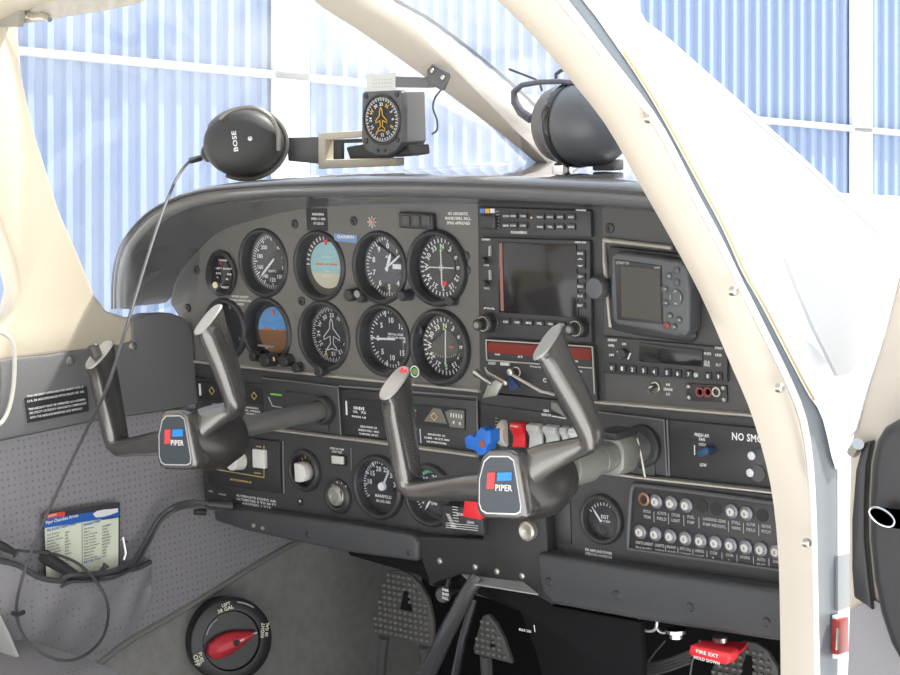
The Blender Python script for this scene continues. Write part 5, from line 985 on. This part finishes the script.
m = MB(); m.lathe(at(562, 165, Y=.02), (0, 0, 1), [(.012, -.008), (.012, 0), (.008, .003)], 16); m.build('slider_hinge', CHROME, hs2)
m = MB(); m.box(at(608, 165, Y=.03), (.03, .02, .012)); m.build('headband', mat('band_grey', (.11, .105, .105), .4), hs2, bevel=.002)

# ---------------------------------------------------------------- left sidewall objects
XW = XL + .014
def wtext(q, t, px, py, h, w=None, px1=None):
    o = wl(px, py, X=XW); w = (wl(px1, py, X=XW).y - o.y) if px1 else w
    q.text(t, o, h, w, X=(0, 1, 0))
q = MB(); m = MB(); m.prism([wl(x, y, X=XL + .0135) for x, y in ((25, 398), (87, 386), (89, 411), (28, 423))], (-.002, 0, 0))
sp_ = thing('sidewall_placard', 'black operating limits placard with white lines of text below the pilot window', 'placard', wl(56, 405, X=XL + .012)); m.build('plate', mat('placard_slate', (.03, .03, .034), .5), sp_)
for tx, x0, x1, y in (('THIS AIRCRAFT APPROVED FOR NIGHT V.F.R. &', 27, 84, 397.5), ('I.F.R. IN ACCORDANCE WITH PILOT OP. HB.', 27.5, 85, 402.5), ('THIS AIRCRAFT MUST BE OPERATED AS A NORMAL', 28.5, 86.5, 410.5), ('OR UTILITY CATEGORY AIRPLANE IN COMPLIANCE', 29.5, 87, 414.5), ('WITH THE AIRPLANE MARKINGS AND MANUALS', 30, 83, 419)): wtext(q, tx, x0, y, .0027, px1=x1)
q.build('lettering', WH, sp_)
for x, y in ((70, 361), (132.5, 346.5)):
    m = MB(); m.lathe(wl(x, y, X=XL + .012), (1, 0, 0), [(.006, 0), (.005, .003), (.0005, .0045)], 16); tag(m.build('upholstery_screw', SCREWM, loc=wl(x, y)), 'round silver trim screw %s' % ('left of the cord, at the cream post foot' if x < 100 else 'near the panel end, under cream post tip'), 'screw', 'sidewall trim screws')
m = MB(); m.tube([wl(x, y, X=XL + .022) for x, y in ((-10, 330), (4, 334), (12, 342), (14.5, 356), (13.5, 385), (9, 408), (2, 422), (-8, 428))], .0028, 8, 30); tag(m.build('grab_loop', mat('clear_loop', (.6, .58, .52), .3), loc=wl(10, 380)), 'pale curved grab loop hanging under the pilot side window', 'handle')
# pocket, card
pk = thing('map_pocket', 'grey upholstered map pocket low on the pilot sidewall below checklist card', 'pocket', wl(70, 620, X=XL))
m = MB(); rows = []
top_l = [(-30, 558), (0, 561), (20, 566), (38, 577), (60, 581), (85, 579), (105, 574), (135, 569), (150, 562)]; bot_l = [(-30, 700), (0, 690), (20, 680), (40, 672), (60, 668), (85, 655), (105, 648), (130, 636), (152, 600)]
T1 = res([V((x, y, 0)) for x, y in top_l], 30); T2 = res([V((x, y, 0)) for x, y in bot_l], 30)
for k in range(30):
    s = math.sin(PI * (k + .5) / 30.5) ** .5; row = []
    for j in range(9):
        v_ = j / 8; p = T1[k].lerp(T2[k], v_); b_ = .003 + .030 * s * (1 - v_) ** .8 + .007 * math.sin(k * .9 + j) * (1 - v_) * v_ * 3
        row.append(wl(p.x, p.y, X=XL + b_ - .001))
    rows.append([wl(T1[k].x, T1[k].y, X=XL)] + row)
m.rings(rows, caps=False, closed=False); m.build('pocket_front', FAB, pk, ang=60)
m = MB(); m.tube([r[1] for r in rows], .0035, 8); m.build('elastic_hem', mat('hem_grey', (.07, .07, .075), .8), pk)
ck = thing('checklist_card', 'pale checklist card with blue header and red tab standing in sidewall pocket', 'checklist', wl(82, 545, X=XL + .01))
Xc = XL + .012
def cq_(L_, X, m_, name, par, d=-.0006): z = MB(); z.prism([wl(x, y, X=X) for x, y in L_], (d, 0, 0)); return z.build(name, m_, par)
m = MB(); m.tube([at(x, y, X=-.485) for x, y in ((44, 556), (60, 566), (80, 577), (95, 578), (106, 565))], [.009, .008, .006, .005, .003], 10, 24); tag(m.build('plug_adapter', mat('lead_black', (.035, .035, .038), .5), loc=at(80, 572, X=-.49)), 'black crumpled adapter lead lying across the foot of the checklist card', 'cable')
cq_([(43, 513.5), (120, 502.5), (119.5, 575), (46, 592)], Xc, mat('card_edge', (.05, .05, .06), .4), 'card_back', ck, -.001)
cp_ = cq_([(45, 528), (118.5, 516.5), (118.3, 574), (47, 590)], Xc + .0006, CARD, 'card_sheet', ck)
cq_([(44, 519), (119, 508.5), (118.7, 517.5), (47, 529), (44.5, 529)], Xc + .0006, mat('card_blue', (.03, .13, .5), .4), 'blue_header', ck)
cq_([(44, 514.5), (65, 511.3), (65, 516), (44, 519.2)], Xc + .0010, mat('card_red', (.7, .08, .06), .4), 'red_tab', ck)
cq_([(93, 514), (97, 511), (105, 509.5), (112, 509), (118, 508.3), (118, 512), (110, 515), (103, 517), (96, 517.5)], Xc + .0010, WH, 'aircraft_picture', ck)
def ct(q, t, x0, x1, y, h): o = wl(x0, y, X=Xc + .0015); o1 = wl(x1, y, X=Xc + .0015); q.text(t, o, h, o1.y - o.y, X=(0, 1, 0))
q = MB(); ct(q, 'AIRCRAFT', 47, 57, 517.6, .0024); ct(q, 'Piper Cherokee Arrow', 46, 79, 524.4, .0042); q.build('lettering', WH, ck)
q = MB(); ct(q, 'PRE-FLIGHT INSPECTION', 47, 76, 531.8, .0028); ct(q, 'ENGINE START', 84, 101, 526, .0028); ct(q, 'BEFORE TAXI', 84, 101, 563.5, .0028); q.build('blue_headings', mat('ink_blue', (.04, .15, .5), .5), ck)
q = MB(); random.seed(3)
for k in range(11):
    if k != 8: ct(q, random.choice(('Master Switch', 'Fuel Selector', 'Flaps', 'Brakes Set', 'Avionics Off')), 47, 47 + random.uniform(8, 17), 536 + 3.1 * k, .0019); ct(q, random.choice(('ON', 'CHECK', 'SET')), 65, 65 + random.uniform(3, 7), 533.4 + 3.1 * k, .0019)
for k in range(11): ct(q, random.choice(('Mixture', 'Throttle', 'Prop Forward', 'Fuel Pump', 'Oil Press')), 84, 84 + random.uniform(5, 16), 530 + 3 * k, .0019); ct(q, random.choice(('RICH', 'OPEN', 'ON', 'CHECKED')), 102, 102 + random.uniform(4, 10), 527.4 + 3 * k, .0019)
q.build('list_text', mat('ink', (.12, .13, .14), .5), ck)
m = MB(); m.tube([wl(82, 523, X=Xc + .0015), wl(82.5, 582, X=Xc + .0015)], .0005, 5); m.build('fold_line', mat('ink_grey', (.35, .37, .33), .5), ck)
m = MB(); m.tube([wl(123, 537, X=XL + .015), wl(126, 553, X=XL + .02), wl(124, 560, X=XL + .02)], .0022, 8); m.tube([wl(121, 540, X=XL + .016), wl(128, 542, X=XL + .016)], .0012, 6)
tag(m.build('ballpoint_pen', CHROME, loc=wl(125, 550)), 'small shiny pen clipped in the pocket beside the checklist card', 'pen')
# headset plugs and cables into the panel jacks
cb_ = thing('plug_cable', 'thick dark twin cable plugged into jacks under autopilot controller, running to the pocket', 'cable', at(235, 506, Y=-.03))
A_ = [at(x, y, Y=q_) for x, y, q_ in [(229, 506, -.03), (212, 504, -.05), (192, 502, -.07)]] + [at(x, y, X=q_) for x, y, q_ in [(175, 506, -.488), (160, 517, -.498), (150, 533, -.50), (141, 549, -.498), (131, 562, -.49), (112, 571, -.482), (90, 574, -.48), (70, 575, -.48), (60, 580, -.49)]]
m = MB(); m.tube(A_, .0034, 8, 70); m.build('cable', CORD, cb_)
m = MB(); m.tube([p + V((.001, 0, -.006 - (.003 if k > 4 else 0))) for k, p in enumerate(A_)], .0022, 8, 70); m.build('thin_cable', CORD, cb_)
m = MB(); m.tube([at(232, 506, Y=-.028), at(207, 504, Y=-.055)], [.0075, .006], 12); m.tube([at(205, 512, Y=-.05), at(195, 512, Y=-.065)], [.005, .004], 10); m.build('plug', BLK, cb_)
m = MB(); m.lathe(at(226, 505, Y=-.03), (0, -1, 0), [(.008, -.002), (.008, .003), (.006, .004)], 18, caps=False); m.build('jack_nut', mat('copper', (.35, .2, .12), .35, metal=.6), cb_)
# plug splitter junk in the pocket
m = MB(); m.tube([at(x, y, X=-.474) for x, y in ((-5, 543), (8, 549), (16, 553))], [.006, .0055, .003], 10, 12)
tag(m.build('splitter_lead', mat('lead_black', (.035, .035, .038), .5), loc=at(50, 566, Y=-.22)), 'short black plug lead at the left edge beside the coiled cord', 'cable')
# fuel selector
fs = thing('fuel_selector', 'round black fuel selector plate with red pointer handle on the carpeted sidewall', 'fuel selector', wl(232, 636, X=XL))
nf = V((1, -.42, .10)).normalized(); c = wl(232, 641, X=XL + .045); s_ = V((0, 0, 1)).cross(nf).normalized(); u_ = nf.cross(s_).normalized()
def fp(a, r, h=0): r *= 1.14; return c + s_ * (math.sin(a) * r) + u_ * (math.cos(a) * r) + nf * h
m = MB(); m.rings([[fp(2 * PI * k / 56, r, h) for k in range(56)] for r, h in ((.048, -.06), (.0525, -.008), (.0515, -.001), (.050, .0), (.037, .0), (.035, -.004), (.0005, -.004))]); m.build('plate', mat('selector_black', (.014, .014, .015), .35), fs)
hd_ = [(-.036, -.001), (-.031, -.011), (-.018, -.0145), (-.002, -.013), (.012, -.0095), (.034, -.0005), (.012, .009), (.0, .0125), (-.016, .013), (-.030, .009)]
ra = math.radians(14)
def fh(x, z, h): x *= 1.1; z *= 1.1; return c + s_ * (x * math.cos(ra) - z * math.sin(ra)) + u_ * (x * math.sin(ra) + z * math.cos(ra)) + nf * h
m = MB(); m.rings([[fh(x, z, -.004) for x, z in hd_], [fh(x, z, .006) for x, z in hd_], [fh(x * .9, z * .8, .010) for x, z in hd_], [fh(x * .75, z * .35, .016) for x, z in hd_]]); m.build('handle', mat('faded_red', (.55, .035, .05), .4), fs, bevel=.0015)
m = MB(); m.lathe(c + nf * .012, nf, [(.004, 0), (.0045, .006), (.003, .007), (.0005, .005)], 16); m.build('handle_screw', BLK, fs)
m = MB(); m.rings([[fh(.006, -.0009, .0172), fh(.031, -.0008, .0115), fh(.031, .0008, .0115), fh(.006, .0009, .0172)], [fh(.006, -.0009, .015), fh(.031, -.0008, .009), fh(.031, .0008, .009), fh(.006, .0009, .015)]]); m.build('pointer_line', WH, fs)
q = MB()
def ft(t, x, z, h, rot=0): r_ = math.radians(rot); q.text(t, c + s_ * x * 1.14 + u_ * z * 1.14 + nf * .0008, h, X=s_ * math.cos(r_) + u_ * math.sin(r_), U=-s_ * math.sin(r_) + u_ * math.cos(r_), center=True)
ft('FUEL', -.0405, -.014, .005, -80); ft('OFF', -.0465, -.016, .0065, -80)
ft('LEFT', -.004, .0455, .0042, 10); ft('38 GAL', -.005, .040, .005, 10); ft('RIGHT', .040, .007, .0048, 80); ft('38 GAL', .0455, .007, .0042, 80); q.build('lettering', mat('ivory_mark', (.75, .72, .6), .5), fs)
m = MB(); m.tube([fp(a, .034, .0008) for a in [-1.2 + .1 * k for k in range(8)]], .0008, 6); m.tube([fp(a, .0475, .0006) for a in [.22 + .08 * k for k in range(7)]], .0011, 6); m.build('arc_lines', GREYT, fs)
# seat corner and belt
st = thing('pilot_seat', 'corner of the pilot seat cushion in sunlit dotted grey fabric, bottom left', 'seat', at(40, 670, Y=-.4))
m = MB(); m.py([(-90, 640), (-20, 631), (15, 633), (42, 641), (75, 651), (105, 662), (140, 677), (165, 700), (165, 730), (-90, 730)], -.30, -.75); m.build('cushion', FAB, st, bevel=.012, seg=4)
bl_ = MB(); bl_.py([(-12, 612), (-4, 614), (6, 634), (22, 672), (26, 690), (14, 690), (0, 660), (-12, 632)], -.36, -.355); tag(bl_.build('seat_belt', mat('belt_grey', (.5, .5, .48), .6), loc=at(5, 650, Y=-.36)), 'pale seat belt strap crossing the bottom left corner', 'seat belt')
